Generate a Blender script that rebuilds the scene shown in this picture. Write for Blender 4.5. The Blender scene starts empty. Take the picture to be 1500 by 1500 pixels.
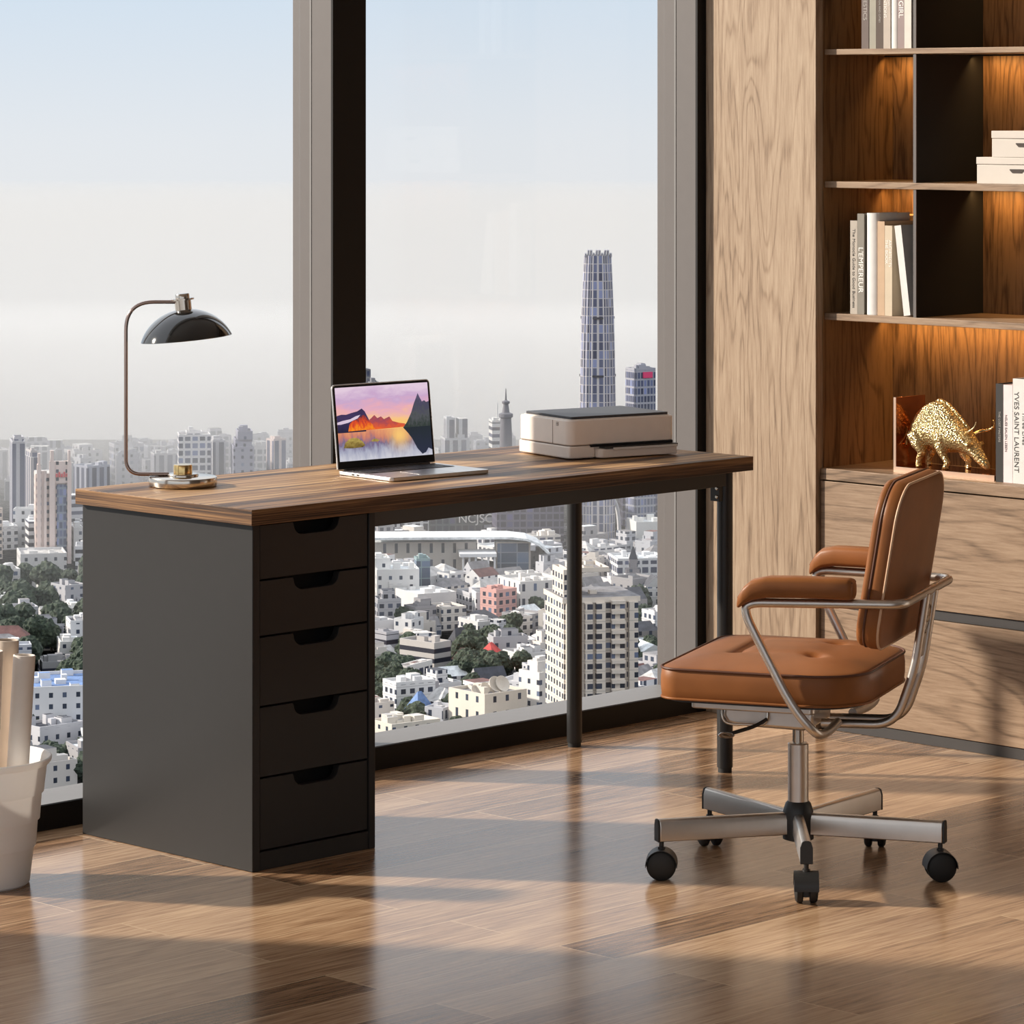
import bpy, bmesh, math, random
from mathutils import Vector, Matrix
from math import sin, cos, pi, radians as R
C = bpy.context.scene.collection
SC = bpy.context.scene

# ------------------------------------------------------------------ camera
TH = 0.7803
F_PX, Y_HOR = 5241.3, 150.2
CAM = Vector((-4.8486, -5.5514, 1.5874))
cam_d = bpy.data.cameras.new('camera')
cam_d.sensor_width = 36.0
cam_d.lens = F_PX / 1500 * 36
cam_d.shift_y = -(750 - Y_HOR) / 1500
cam_d.clip_start, cam_d.clip_end = 0.1, 20000
cam = bpy.data.objects.new('camera', cam_d)
cam.location = CAM
cam.rotation_euler = (pi / 2, 0, TH - pi / 2)
C.objects.link(cam)
SC.camera = cam

# ------------------------------------------------------------------ sky, sun, exposure
SC.view_settings.view_transform = 'Standard'
SC.view_settings.look = 'None'
SC.view_settings.gamma = 1
SC.view_settings.use_curve_mapping = False
SC.view_settings.exposure = 0.0
SC.cycles.volume_bounces = 3
SC.cycles.max_bounces = 10
SC.cycles.diffuse_bounces = 4

world = bpy.data.worlds.new('sky'); SC.world = world
world.use_nodes = True
nt = world.node_tree; nt.nodes.clear()
wo = nt.nodes.new('ShaderNodeOutputWorld'); bg = nt.nodes.new('ShaderNodeBackground')
tc = nt.nodes.new('ShaderNodeTexCoord'); sx = nt.nodes.new('ShaderNodeSeparateXYZ')
mr = nt.nodes.new('ShaderNodeMapRange'); cr = nt.nodes.new('ShaderNodeValToRGB')
mr.inputs[1].default_value = -0.2; mr.inputs[2].default_value = 0.6
nt.links.new(tc.outputs['Generated'], sx.inputs[0]); nt.links.new(sx.outputs[2], mr.inputs[0])
nt.links.new(mr.outputs[0], cr.inputs[0]); nt.links.new(cr.outputs[0], bg.inputs[0]); nt.links.new(bg.outputs[0], wo.inputs[0])
def sky_stop(z): return (z + 0.2) / 0.8
el = cr.color_ramp.elements
el[0].position = sky_stop(-0.2); el[0].color = (0.78, 0.77, 0.76, 1)
el[1].position = sky_stop(0.6); el[1].color = (1.15, 1.2, 1.3, 1)
for z, c in ((-0.085, (0.86, 0.835, 0.815)), (-0.045, (0.84, 0.835, 0.84)), (-0.01, (0.80, 0.83, 0.87)), (0.03, (0.68, 0.78, 0.89)), (0.10, (0.72, 0.80, 0.90)), (0.25, (1.05, 1.08, 1.12))):
    e = el.new(sky_stop(z)); e.color = (*c, 1)
bg.inputs[1].default_value = 1.0

SUN_AZ, SUN_EL = R(-53), R(25)
sun_d = bpy.data.lights.new('sun', 'SUN'); sun_d.energy = 7.0; sun_d.angle = R(2.4); sun_d.color = (1.0, 0.90, 0.78)
sun = bpy.data.objects.new('sun', sun_d); C.objects.link(sun)
sdir = Vector((cos(SUN_EL) * cos(SUN_AZ), cos(SUN_EL) * sin(SUN_AZ), -sin(SUN_EL)))
sun.rotation_euler = sdir.to_track_quat('-Z', 'Y').to_euler()
sun.location = (-4, 7, 5)

# ------------------------------------------------------------------ helpers
def tag(o, label=None, cat=None, group=None, kind=None):
    if label: o['label'] = label
    if cat: o['category'] = cat
    if group: o['group'] = group
    if kind: o['kind'] = kind
    return o

def thing(name, label, cat, loc=(0, 0, 0), rz=0, group=None):
    o = bpy.data.objects.new(name, None); C.objects.link(o)
    o.location = loc; o.rotation_euler = (0, 0, rz); o.empty_display_size = 0.1
    return tag(o, label, cat, group)

def obj(name, bm, mats, parent=None, bevel=0, smooth=None, seg=2):
    bmesh.ops.recalc_face_normals(bm, faces=bm.faces)
    me = bpy.data.meshes.new(name)
    if smooth is not None:
        for f in bm.faces: f.smooth = True
    bm.to_mesh(me); bm.free()
    if not isinstance(mats, (list, tuple)): mats = [mats]
    for m in mats: me.materials.append(m)
    if smooth is not None: me.set_sharp_from_angle(angle=R(smooth))
    o = bpy.data.objects.new(name, me); C.objects.link(o)
    if parent: o.parent = parent
    if bevel:
        b = o.modifiers.new('bevel', 'BEVEL'); b.width = bevel; b.segments = seg; b.limit_method = 'ANGLE'; b.angle_limit = R(40)
        b.harden_normals = False
        for p in me.polygons: p.use_smooth = True
        me.set_sharp_from_angle(angle=R(35))
    return o

def new(): return bmesh.new()

def box(bm, x0, x1, y0, y1, z0, z1, mat=0, M=None):
    vs = [bm.verts.new((x, y, z)) for x in (x0, x1) for y in (y0, y1) for z in (z0, z1)]
    if M is not None:
        for v in vs: v.co = M @ v.co
    fs = []
    for q in ((0, 1, 3, 2), (4, 6, 7, 5), (0, 4, 5, 1), (2, 3, 7, 6), (0, 2, 6, 4), (1, 5, 7, 3)):
        f = bm.faces.new([vs[i] for i in q]); f.material_index = mat; fs.append(f)
    return fs

def bx(*a): 
    bm = new(); box(bm, *a); return bm

def rings(bm, rs, cap0=True, cap1=True, mat=0, closed=False):
    V = [[bm.verts.new(p) for p in r] for r in rs]
    n = len(V[0])
    pairs = list(zip(V, V[1:])) + ([(V[-1], V[0])] if closed else [])
    for a, b in pairs:
        for i in range(n):
            f = bm.faces.new((a[i], a[(i + 1) % n], b[(i + 1) % n], b[i])); f.material_index = mat
    if cap0 and not closed:
        f = bm.faces.new(V[0][::-1]); f.material_index = mat
    if cap1 and not closed:
        f = bm.faces.new(V[-1]); f.material_index = mat
    return V

def lathe(bm, prof, c=(0, 0, 0), n=32, mat=0, M=None):
    rs = []
    for r, z in prof:
        ring = [Vector((c[0] + r * cos(2 * pi * i / n), c[1] + r * sin(2 * pi * i / n), c[2] + z)) for i in range(n)]
        if M is not None: ring = [M @ p for p in ring]
        rs.append(ring)
    rings(bm, rs, mat=mat)

def smooth_path(pts, rad, n=7):
    """round the corners of a polyline"""
    P = [Vector(p) for p in pts]; out = [P[0]]
    if not isinstance(rad, (list, tuple)): rad = [rad] * len(P)
    for i in range(1, len(P) - 1):
        a, b, c = P[i - 1], P[i], P[i + 1]
        d1 = min(rad[i], (a - b).length * .49); d2 = min(rad[i], (c - b).length * .49)
        p, q = b + (a - b).normalized() * d1, b + (c - b).normalized() * d2
        for k in range(n + 1):
            t = k / n; out.append((1 - t) ** 2 * p + 2 * t * (1 - t) * b + t * t * q)
    out.append(P[-1]); return out

def tube(bm, pts, r, n=12, mat=0, closed=False, sx=1.0):
    P = [Vector(p) for p in pts]; rs = []
    up = None
    m = len(P)
    for i, p in enumerate(P):
        if closed: d = (P[(i + 1) % m] - P[i - 1]).normalized()
        else: d = (P[min(i + 1, m - 1)] - P[max(i - 1, 0)]).normalized()
        if up is None:
            up = Vector((0, 0, 1)) if abs(d.z) < .9 else Vector((1, 0, 0))
        u = (up - d * up.dot(d)).normalized(); v = d.cross(u); up = u
        rr = r[i] if isinstance(r, (list, tuple)) else r
        rs.append([p + u * rr * cos(2 * pi * k / n) * sx + v * rr * sin(2 * pi * k / n) for k in range(n)])
    rings(bm, rs, mat=mat, closed=closed)

def rrect(w0, w1, h0, h1, r, n=8):
    """rounded rectangle outline, r = one radius or four (x1y1, x0y1, x0y0, x1y0)"""
    if not isinstance(r, (list, tuple)): r = [r] * 4
    out = []
    for (cx, cy, a, q) in ((w1, h1, 0, r[0]), (w0, h1, 90, r[1]), (w0, h0, 180, r[2]), (w1, h0, 270, r[3])):
        sx = -1 if cx == w1 else 1; sy = -1 if cy == h1 else 1
        for k in range(n + 1):
            t = R(a + 90 * k / n)
            out.append((cx + sx * q + q * cos(t), cy + sy * q + q * sin(t)))
    return out

def prism(bm, poly, z0, z1, M=None, mat=0):
    M = M or Matrix.Identity(4)
    rings(bm, [[M @ Vector((x, y, z)) for x, y in poly] for z in (z0, z1)], mat=mat)

def dup(o, parent=None, loc=None, rz=None):
    c = o.copy(); C.objects.link(c)
    if parent: c.parent = parent
    if loc is not None: c.location = loc
    if rz is not None: c.rotation_euler = (c.rotation_euler[0], c.rotation_euler[1], rz)
    for ch in [x for x in bpy.data.objects if x.parent == o]: dup(ch, c)
    return c

# ------------------------------------------------------------------ materials
class N:
    """little node-tree writer"""
    def __init__(s, name):
        s.m = bpy.data.materials.new(name); s.m.use_nodes = True
        s.t = s.m.node_tree; s.b = s.t.nodes['Principled BSDF']; s.out = s.t.nodes['Material Output']
    def n(s, ty, **k):
        nd = s.t.nodes.new('ShaderNode' + ty)
        for a, v in k.items(): setattr(nd, a, v)
        return nd
    def l(s, a, b): s.t.links.new(a, b)
    def set(s, nd, **k):
        for a, v in k.items():
            i = nd.inputs[a.replace('_', ' ')]
            if hasattr(v, 'node'): s.l(v, i)
            else: i.default_value = v
    def coords(s, kind='Object', scale=(1, 1, 1), loc=(0, 0, 0)):
        tc = s.n('TexCoord'); mp = s.n('Mapping'); s.l(tc.outputs[kind], mp.inputs[0])
        mp.inputs['Scale'].default_value = scale; mp.inputs['Location'].default_value = loc
        return mp.outputs[0]
    def noise(s, v, scale, detail=3, rough=.5, dist=0):
        nd = s.n('TexNoise'); s.l(v, nd.inputs['Vector'])
        s.set(nd, Scale=scale, Detail=detail, Roughness=rough, Distortion=dist); return nd.outputs['Fac']
    def math(s, op, a, b=0.0, c=None):
        nd = s.n('Math', operation=op)
        for i, v in enumerate((a, b) if c is None else (a, b, c)):
            if hasattr(v, 'node'): s.l(v, nd.inputs[i])
            else: nd.inputs[i].default_value = v
        return nd.outputs[0]
    def ramp(s, f, stops):
        nd = s.n('ValToRGB'); s.l(f, nd.inputs[0]); e = nd.color_ramp.elements
        e[0].position, e[0].color = stops[0][0], (*stops[0][1], 1); e[1].position, e[1].color = stops[-1][0], (*stops[-1][1], 1)
        for p, c in stops[1:-1]:
            q = e.new(p); q.color = (*c, 1)
        return nd.outputs[0]
    def mix(s, f, a, b, mode='MIX'):
        nd = s.n('Mix', data_type='RGBA', blend_type=mode)
        for i, v in ((0, f), (6, a), (7, b)):
            if hasattr(v, 'node'): s.l(v, nd.inputs[i])
            elif i == 0: nd.inputs[0].default_value = v
            else: nd.inputs[i].default_value = (*v, 1)
        return nd.outputs[2]
    def bump(s, h, strength=.2, dist=.001):
        nd = s.n('Bump'); s.l(h, nd.inputs['Height']); nd.inputs['Strength'].default_value = strength; nd.inputs['Distance'].default_value = dist
        s.l(nd.outputs[0], s.b.inputs['Normal'])

def srgb(r, g, b):
    return tuple(((c / 255 + .055) / 1.055) ** 2.4 if c / 255 > .04045 else c / 255 / 12.92 for c in (r, g, b))

def plain(name, col, rough=.5, metal=0, var=0.06, vs=30, bump=0, bscale=400, spec=.5, coat=0):
    m = N(name); v = m.coords()
    f = m.noise(v, vs, 3)
    c = m.ramp(f, [(.3, tuple(x * (1 - var) for x in col)), (.7, tuple(min(1, x * (1 + var)) for x in col))])
    m.set(m.b, Base_Color=c, Roughness=rough, Metallic=metal)
    m.b.inputs['Specular IOR Level'].default_value = spec
    m.b.inputs['Coat Weight'].default_value = coat
    if bump: m.bump(m.noise(v, bscale, 2), bump, .0005)
    return m.m

def wood(name, dark, mid, light, axis='Z', rough=.5, scale=1.0, kind='Object', bump=.25, contrast=1.0, spec=.4):
    """veneer: contour-like cathedral figure plus fine pores, grain along AXIS"""
    m = N(name)
    st = {'X': (.12, 1, 1), 'Y': (1, .12, 1), 'Z': (1, 1, .12)}[axis]
    v = m.coords(kind, tuple(q * scale for q in st))
    n1 = m.noise(v, 4.5, 3, .45, .6)
    band = m.math('ADD', m.math('MULTIPLY', m.math('SINE', m.math('MULTIPLY', n1, 95.0)), .5), .5)
    line = m.math('POWER', band, 5.0)
    fine = m.noise(m.coords(kind, tuple(q * scale * (.45 if q < 1 else 1) for q in st)), 150, 4, .7)
    mid_n = m.noise(m.coords(kind, tuple(q * scale * (.7 if q < 1 else 1) for q in st)), 34, 3, .6)
    patch = m.noise(v, 1.6, 2)
    f = m.math('ADD', m.math('MULTIPLY', fine, .60 * contrast), m.math('MULTIPLY', patch, .35))
    f = m.math('ADD', f, m.math('MULTIPLY', mid_n, .34 * contrast))
    f = m.math('SUBTRACT', f, m.math('MULTIPLY', line, .15 * contrast))
    f = m.math('SUBTRACT', f, .08)
    c = m.ramp(f, [(.30, dark), (.50, mid), (.72, light)])
    m.set(m.b, Base_Color=c, Roughness=rough)
    m.b.inputs['Specular IOR Level'].default_value = spec
    m.bump(fine, bump, .0008)
    return m.m

oak_v = wood('oak_vertical_grain', srgb(106, 84, 64), srgb(148, 124, 100), srgb(172, 150, 126), 'Z', scale=1.5)
oak_h = wood('oak_horizontal_grain', srgb(98, 78, 60), srgb(140, 115, 92), srgb(164, 140, 116), 'Y', scale=1.3)
walnut = wood('dark_oak_back_grain', srgb(52, 36, 22), srgb(94, 68, 42), srgb(132, 100, 66), 'Z', scale=1.4, contrast=1.25)

# rustic tabletop -----------------------------------------------------------
def rustic(name, axis, edge=False):
    m = N(name)
    st = {'X': (.035, 1, 3.2 if edge else 1), 'Y': (1, .035, 3.2 if edge else 1)}[axis]
    v = m.coords('Object', st)
    big = m.noise(v, 9 if not edge else 14, 3, .5, .4)
    streak = m.noise(v, 70 if not edge else 120, 4, .6)
    tcn = m.n('TexCoord'); sp = m.n('SeparateXYZ'); m.l(tcn.outputs['Object'], sp.inputs[0])
    row = m.math('FLOOR', m.math('MULTIPLY', sp.outputs[1 if axis == 'X' else 0], 6.9))
    wn = m.n('TexWhiteNoise', noise_dimensions='1D'); m.l(row, wn.inputs['W'])
    f = m.math('ADD', m.math('MULTIPLY', big, .75), m.math('MULTIPLY', streak, .55))
    if not edge: f = m.math('ADD', f, m.math('MULTIPLY', wn.outputs[0], .16))
    f = m.math('SUBTRACT', f, .22 if not edge else .27)
    f = m.math('ADD', m.math('MULTIPLY', m.math('SUBTRACT', f, .45), 1.15 if edge else 2.2), .455 if edge else .44)
    c = m.ramp(f, [(.26, srgb(44, 28, 17)), (.38, srgb(92, 63, 39)), (.50, srgb(140, 103, 66)), (.68, srgb(182, 144, 100))])
    m.set(m.b, Base_Color=c, Roughness=.48)
    m.b.inputs['Specular IOR Level'].default_value = .35
    m.bump(streak, .25, .0008)
    return m.m
top_mat, top_edge_x, top_edge_y = rustic('rustic_brown_wood', 'X'), rustic('rustic_edge_wood', 'X', True), rustic('rustic_end_wood', 'Y', True)

# floor ---------------------------------------------------------------------
def floor_mat():
    m = N('oak_plank_floor')
    v = m.coords('Object')
    br = m.n('TexBrick'); m.l(v, br.inputs['Vector'])
    m.set(br, Scale=1.0, Mortar_Size=.0020, Mortar_Smooth=.0, Bias=0.0, Brick_Width=1.25, Row_Height=.146)
    br.offset = .37; br.offset_frequency = 2
    br.inputs['Color1'].default_value = (0, 0, 0, 1); br.inputs['Color2'].default_value = (1, 1, 1, 1); br.inputs['Mortar'].default_value = (.5, .5, .5, 1)
    rnd = m.math('MULTIPLY', br.outputs['Color'], 1.0)
    cx = m.n('CombineXYZ'); m.l(m.math('MULTIPLY', rnd, 7.3), cx.inputs[0]); m.l(m.math('MULTIPLY', rnd, 31.0), cx.inputs[1])
    def off(scale):
        a = m.n('VectorMath', operation='ADD'); m.l(m.coords('Object', scale), a.inputs[0]); m.l(cx.outputs[0], a.inputs[1]); return a.outputs[0]
    n1 = m.noise(off((.13, 1, 1)), 5.0, 3, .45, .7)
    band = m.math('ADD', m.math('MULTIPLY', m.math('SINE', m.math('MULTIPLY', n1, 55.0)), .5), .5)
    fine = m.noise(off((.06, 1, 1)), 110, 4, .65)
    patch = m.noise(off((.3, 1, 1)), 3.2, 3)
    f = m.math('ADD', m.math('MULTIPLY', band, .06), m.math('MULTIPLY', fine, .72))
    f = m.math('ADD', f, m.math('MULTIPLY', patch, .36))
    f = m.math('ADD', f, m.math('MULTIPLY', rnd, .17))
    f = m.math('SUBTRACT', f, .17)
    c = m.ramp(f, [(.30, srgb(104, 76, 54)), (.48, srgb(160, 126, 96)), (.70, srgb(198, 166, 132))])
    c = m.mix(m.math('MULTIPLY', br.outputs['Fac'], .75), c, srgb(205, 175, 140))
    m.set(m.b, Base_Color=c, Roughness=m.math('ADD', m.math('MULTIPLY', fine, .12), .13))
    m.b.inputs['Specular IOR Level'].default_value = .30
    m.bump(fine, .06, .0006)
    return m.m
floor_m = floor_mat()

charcoal = plain('charcoal_powder_coat', srgb(40, 38, 37), .45, var=.03, spec=.3)
black_metal = plain('black_painted_metal', srgb(34, 32, 31), .4, var=.03)
black_front = plain('black_anodised_metal', srgb(20, 16, 14), .5, var=.03, spec=.3)
frame_grey = plain('grey_window_metal', srgb(98, 92, 89), .45, var=.02)
sill_grey = plain('light_grey_sill', srgb(124, 121, 119), .5, var=.02)
slot_black = plain('dark_slot', srgb(10, 9, 9), .8, var=.02)
chrome = plain('satin_nickel', (.66, .61, .56), .36, 1, var=.03)
polished = plain('polished_nickel', (.60, .54, .47), .16, 1, var=.03)
bronze = plain('dark_nickel_tube', (.42, .32, .28), .16, 1, var=.03)
brass = plain('brass', (.72, .50, .22), .18, 1, var=.03)
black_gloss = plain('black_gloss_enamel', (.012, .012, .012), .08, 0, var=.02, coat=.6)
shade_in = plain('shade_inside_white', (.8, .78, .74), .5)
black_plastic = plain('black_plastic', (.018, .018, .018), .45, var=.05)
rubber = plain('black_rubber', (.012, .012, .012), .6)
white_wall = plain('white_plaster', (.78, .76, .73), .8, var=.02)
grey_ceiling = plain('pale_ceiling', (.70, .69, .67), .8, var=.02)
dark_wall = plain('dark_taupe_wall', (.30, .28, .26), .8, var=.02)
plinth_m = plain('dark_grey_plinth', srgb(58, 55, 54), .45, var=.03)

def leather_mat(name, col):
    m = N(name); v = m.coords()
    f = m.noise(v, 9, 3); vo = m.n('TexVoronoi', feature='DISTANCE_TO_EDGE'); m.l(v, vo.inputs['Vector']); vo.inputs['Scale'].default_value = 420
    c = m.ramp(f, [(.3, tuple(x * .82 for x in col)), (.7, tuple(x * 1.12 for x in col))])
    m.set(m.b, Base_Color=c, Roughness=.45); m.b.inputs['Specular IOR Level'].default_value = .28
    m.bump(vo.outputs['Distance'], .25, .0006); return m.m
leather = leather_mat('tan_leather', srgb(140, 87, 46))
piping_dark = plain('brown_piping', srgb(84, 46, 26), .5)
piping_light = plain('pale_piping', srgb(214, 178, 146), .45)

def thin_white():
    m = N('thin_white_plastic'); m.set(m.b, Base_Color=(.90, .885, .87, 1), Roughness=.45)
    tr = m.n('BsdfTranslucent'); tr.inputs[0].default_value = (.90, .88, .86, 1); mx = m.n('MixShader'); mx.inputs[0].default_value = .3
    m.l(m.b.outputs[0], mx.inputs[1]); m.l(tr.outputs[0], mx.inputs[2]); m.l(mx.outputs[0], m.out.inputs['Surface']); return m.m
def glass_mat():
    m = N('window_glass'); m.t.nodes.remove(m.b)
    tr = m.n('BsdfTransparent'); gl = m.n('BsdfGlossy'); gl.inputs['Roughness'].default_value = 0.0
    tr.inputs[0].default_value = (.985, .99, .99, 1)
    lw = m.n('Fresnel'); lw.inputs['IOR'].default_value = 1.45; mx = m.n('MixShader')
    nz = m.noise(m.coords('Object', (1, 1, .2)), 1.5, 2)
    m.l(m.math('MULTIPLY', lw.outputs[0], m.math('ADD', m.math('MULTIPLY', nz, .02), .025)), mx.inputs[0])
    m.l(tr.outputs[0], mx.inputs[1]); m.l(gl.outputs[0], mx.inputs[2]); m.l(mx.outputs[0], m.out.inputs['Surface'])
    return m.m
glass = glass_mat()

# ------------------------------------------------------------------ the room
XW, YW = 2.15, 0.66          # face of the bookcase, face of the window wall
def struct(name, bm, mat, parent=None, **k):
    o = obj(name, bm, mat, parent, **k)
    if not parent: o['kind'] = 'structure'
    return o
struct('floor', bx(-5.6, 2.75, -6.3, 0.95, -.12, 0), floor_m)
struct('ceiling', bx(-5.6, 2.75, -6.3, 0.95, 2.8, 2.95), grey_ceiling)
struct('wall_right', bx(2.47, 2.62, -6.3, 0.78, 0, 2.8), white_wall)
struct('wall_front_unseen', bx(-2.0, 2.47, -6.3, -6.15, 0, 2.8), dark_wall)  # unseen wall behind the camera, cut short so open sky adds fill light
XL = -1.31                    # where the glazing begins
struct('wall_left_unseen', bx(-5.75, -5.6, -6.3, .95, 0, .45), dark_wall)  # unseen wall, added to tune the ambient, kept low so sky light enters above
struct('wall_back', bx(-5.6, XL, YW, .80, 0, 2.8), white_wall)
def jamb(name, x0, x1):
    j = bpy.data.objects.new(name, None); C.objects.link(j); j['kind'] = 'structure'
    bm = new(); box(bm, x0, x1, YW + .004, .80, 0, 2.8)
    struct('jamb_profile', bm, frame_grey, j, bevel=.0015)
    struct('bead_highlight', bx(x0 - .0012, x0 + .0005, .7335, .7385, 0, 2.8), sill_grey, j)  # thin strip in lighter grey, paints the highlight along the glass bead
    struct('front_cover', bx(x0 - .0005, x1 + .0005, YW - .002, YW + .004, 0, 2.8), black_front, j)
    return j
jamb('trim_1', .827, .932)
jamb('trim_2', 2.111, 2.158)
def sill(name, x0, x1):
    j = bpy.data.objects.new(name, None); C.objects.link(j); j['kind'] = 'structure'
    struct('sill_board', bx(x0, x1, YW + .003, .80, 0, .0565), sill_grey, j)
    struct('front_cover', bx(x0, x1, YW - .001, YW + .0035, 0, .055), black_front, j)
sill('trim_3', XL, .8265); sill('trim_4', .9325, 2.1105)
struct('trim_5', bx(XL, 2.11, YW + .003, .80, 2.72, 2.8), frame_grey)
struct('window_1', bx(XL, .825, .770, .776, .0565, 2.72), glass)
struct('window_2', bx(.934, 2.109, .770, .776, .0565, 2.72), glass)
# ------------------------------------------------------------------ drawer cabinet (carries the left end of the tabletop)
cab = thing('drawer_cabinet', 'charcoal five-drawer pedestal cabinet standing under the tabletop', 'cabinet', (.016, .016, 0))
cw, cd, chh = .346, .560, .7165
def cab_body():
    bm = new()
    box(bm, 0, .020, 0, cd, 0, chh); box(bm, cw - .018, cw, 0, cd, 0, chh)          # side panels
    box(bm, .020, cw - .018, cd - .015, cd, 0, chh)                                    # back
    box(bm, .020, cw - .018, .002, cd - .015, .0, .038)                                # bottom rail
    box(bm, .020, cw - .018, .06, cd - .015, chh - .006, chh)
    return obj('body', bm, charcoal, cab, bevel=.0015)
cab_body()
zs = [(.602, .7135), (.485, .598), (.340, .481), (.193, .336), (.042, .189)]
for z0, z1 in zs:
    # front with a rounded trapezoid finger notch in its top edge
    x0, x1 = .0225, cw - .0205
    nx0, nx1, nd = .114, .246, .027
    pts = [(x0, z0), (x1, z0), (x1, z1), (nx1, z1)]
    for k in range(9):
        t = k / 8 * pi / 2
        pts.append((nx1 - .003 - .026 * (1 - cos(t)), z1 - .006 - (nd - .006) * sin(t)))
    for k in range(9):
        t = (8 - k) / 8 * pi / 2
        pts.append((nx0 + .003 + .026 * (1 - cos(t)), z1 - .006 - (nd - .006) * sin(t)))
    pts += [(nx0, z1), (x0, z1)]
    bm = new()
    rings(bm, [[(x, y, z) for x, z in pts] for y in (.003, .021)])
    d = obj('drawer', bm, charcoal, cab, bevel=.001)
    bm = new()
    ix0, ix1 = x0 + .012, x1 - .012
    box(bm, ix0, ix0 + .01, .022, cd - .03, z0 + .006, z1 - .004); box(bm, ix1 - .01, ix1, .022, cd - .03, z0 + .006, z1 - .004)
    box(bm, ix0, ix1, cd - .04, cd - .03, z0 + .006, z1 - .004); box(bm, ix0, ix1, .022, cd - .03, z0 + .004, z0 + .012)
    box(bm, ix0, ix1, .05, .055, z1 - .05, z1 - .002)
    obj('drawer_box', bm, slot_black, d)

# ------------------------------------------------------------------ desk
LEN, WID, ZT, TH_T = 1.572, .581, .75, .033
desk = thing('computer_desk', 'long brown wooden desk with black metal frame in front of the window', 'desk', (LEN / 2, WID / 2, 0))
def dl(bm):   # world -> desk local
    bmesh.ops.translate(bm, vec=(-LEN / 2, -WID / 2, 0), verts=bm.verts); return bm
bm = new(); fs = box(bm, 0, LEN, 0, WID, ZT - TH_T, ZT)
tt = obj('tabletop', dl(bm), [top_mat, top_edge_x, top_edge_y], desk, bevel=.0012)
for p in tt.data.polygons:
    if abs(p.normal.y) > .5: p.material_index = 1
    elif abs(p.normal.x) > .5: p.material_index = 2
def desk_leg(x, y):
    bm = new()
    tube(bm, [(x, y, .012), (x, y, ZT - TH_T - .0005)], .0188, 24)
    l = obj('leg', dl(bm), black_metal, desk, smooth=40)
    bm = new(); lathe(bm, [(.0165, 0), (.0165, .0125)], (x, y, 0), 24)
    obj('foot', dl(bm), rubber, l, smooth=40)
    bm = new(); box(bm, x - .026, x - .0155, y - .010, y + .012, .03, ZT - TH_T - .04)
    return l
desk_leg(1.537, .059); desk_leg(1.529, .545)
obj('front_rail', dl(bx(.364, 1.522, .042, .062, .680, ZT - TH_T)), black_metal, desk, bevel=.001)
obj('back_rail', dl(bx(.364, 1.514, .535, .555, .684, ZT - TH_T)), black_metal, desk, bevel=.001)
obj('side_rail', dl(bx(1.523, 1.545, .078, .526, .684, ZT - TH_T)), black_metal, desk, bevel=.001)
bm = new(); box(bm, 1.506, 1.5195, .050, .078, .644, .684)
br_ = obj('bracket', dl(bm), black_metal, desk, bevel=.001)
for z in (.675, .655):
    bm = new(); lathe(bm, [(.0045, 0), (.0045, .002), (.003, .0035)], n=12, M=Matrix.Translation((1.506, .057, z)) @ Matrix.Rotation(-pi / 2, 4, 'Y'))
    obj('bolt', dl(bm), polished, br_, smooth=40)

# ------------------------------------------------------------------ lamp
LX, LY = .198, .455
lamp = thing('desk_lamp', 'black domed desk lamp on a round nickel base', 'lamp', (LX, LY, ZT))
lamp.rotation_euler = (0, 0, TH - pi / 2)      # local x runs along the arm
bm = new(); lathe(bm, [(.070, 0), (.0735, .002), (.0745, .005), (.0745, .018), (.0735, .0205), (.071, .0215), (.034, .0225), (.030, .0225)], n=64)
obj('base', bm, polished, lamp, smooth=35)
bm = new(); lathe(bm, [(.034, .0225), (.034, .026), (.033, .0275), (.023, .028)], n=48); obj('base_ring', bm, polished, lamp, smooth=35)
bm = new(); lathe(bm, [(.0205, .028), (.0205, .045), (.0195, .047), (.004, .0472)], n=48); obj('base_knob', bm, brass, lamp, smooth=35)
bm = new()
path = smooth_path([(-.030, 0, .0262), (-.1245, 0, .0262), (-.1245, 0, .402), (.012, 0, .402)], [0, .034, .062, 0], 12)
tube(bm, path, .0042, 12)
st = obj('stem', bm, bronze, lamp, smooth=60)
# head: collar, cap and the tilted dome
Mh = Matrix.Translation((.0, 0, .402)) @ Matrix.Rotation(R(-5.5), 4, 'Y')
bm = new(); lathe(bm, [(.018, -.020), (.018, .004), (.025, .004), (.025, .0075), (.0155, .008), (.0155, .0165), (.0145, .018), (.002, .018)], n=40, M=Mh)
obj('collar', bm, polished, lamp, smooth=35)
prof = []
for k in range(17):
    t = R(8) + k / 16 * R(62)
    prof.append((.100 * sin(t) / sin(R(70)), -.0165 - .0635 * (cos(R(8)) - cos(t)) / (cos(R(8)) - cos(R(70)))))
inner = [(r - .0022, z - .0012) for r, z in prof][::-1]
bm = new(); lathe(bm, prof + inner, n=64, M=Mh)
sh = obj('lamp_shade', bm, black_gloss, lamp, smooth=50)
bm = new(); lathe(bm, [(.010, -.022), (.012, -.034), (.019, -.045), (.0205, -.054), (.016, -.064), (.006, -.069), (.001, -.070)], n=24, M=Mh)
obj('bulb', bm, shade_in, lamp, smooth=60)

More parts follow.
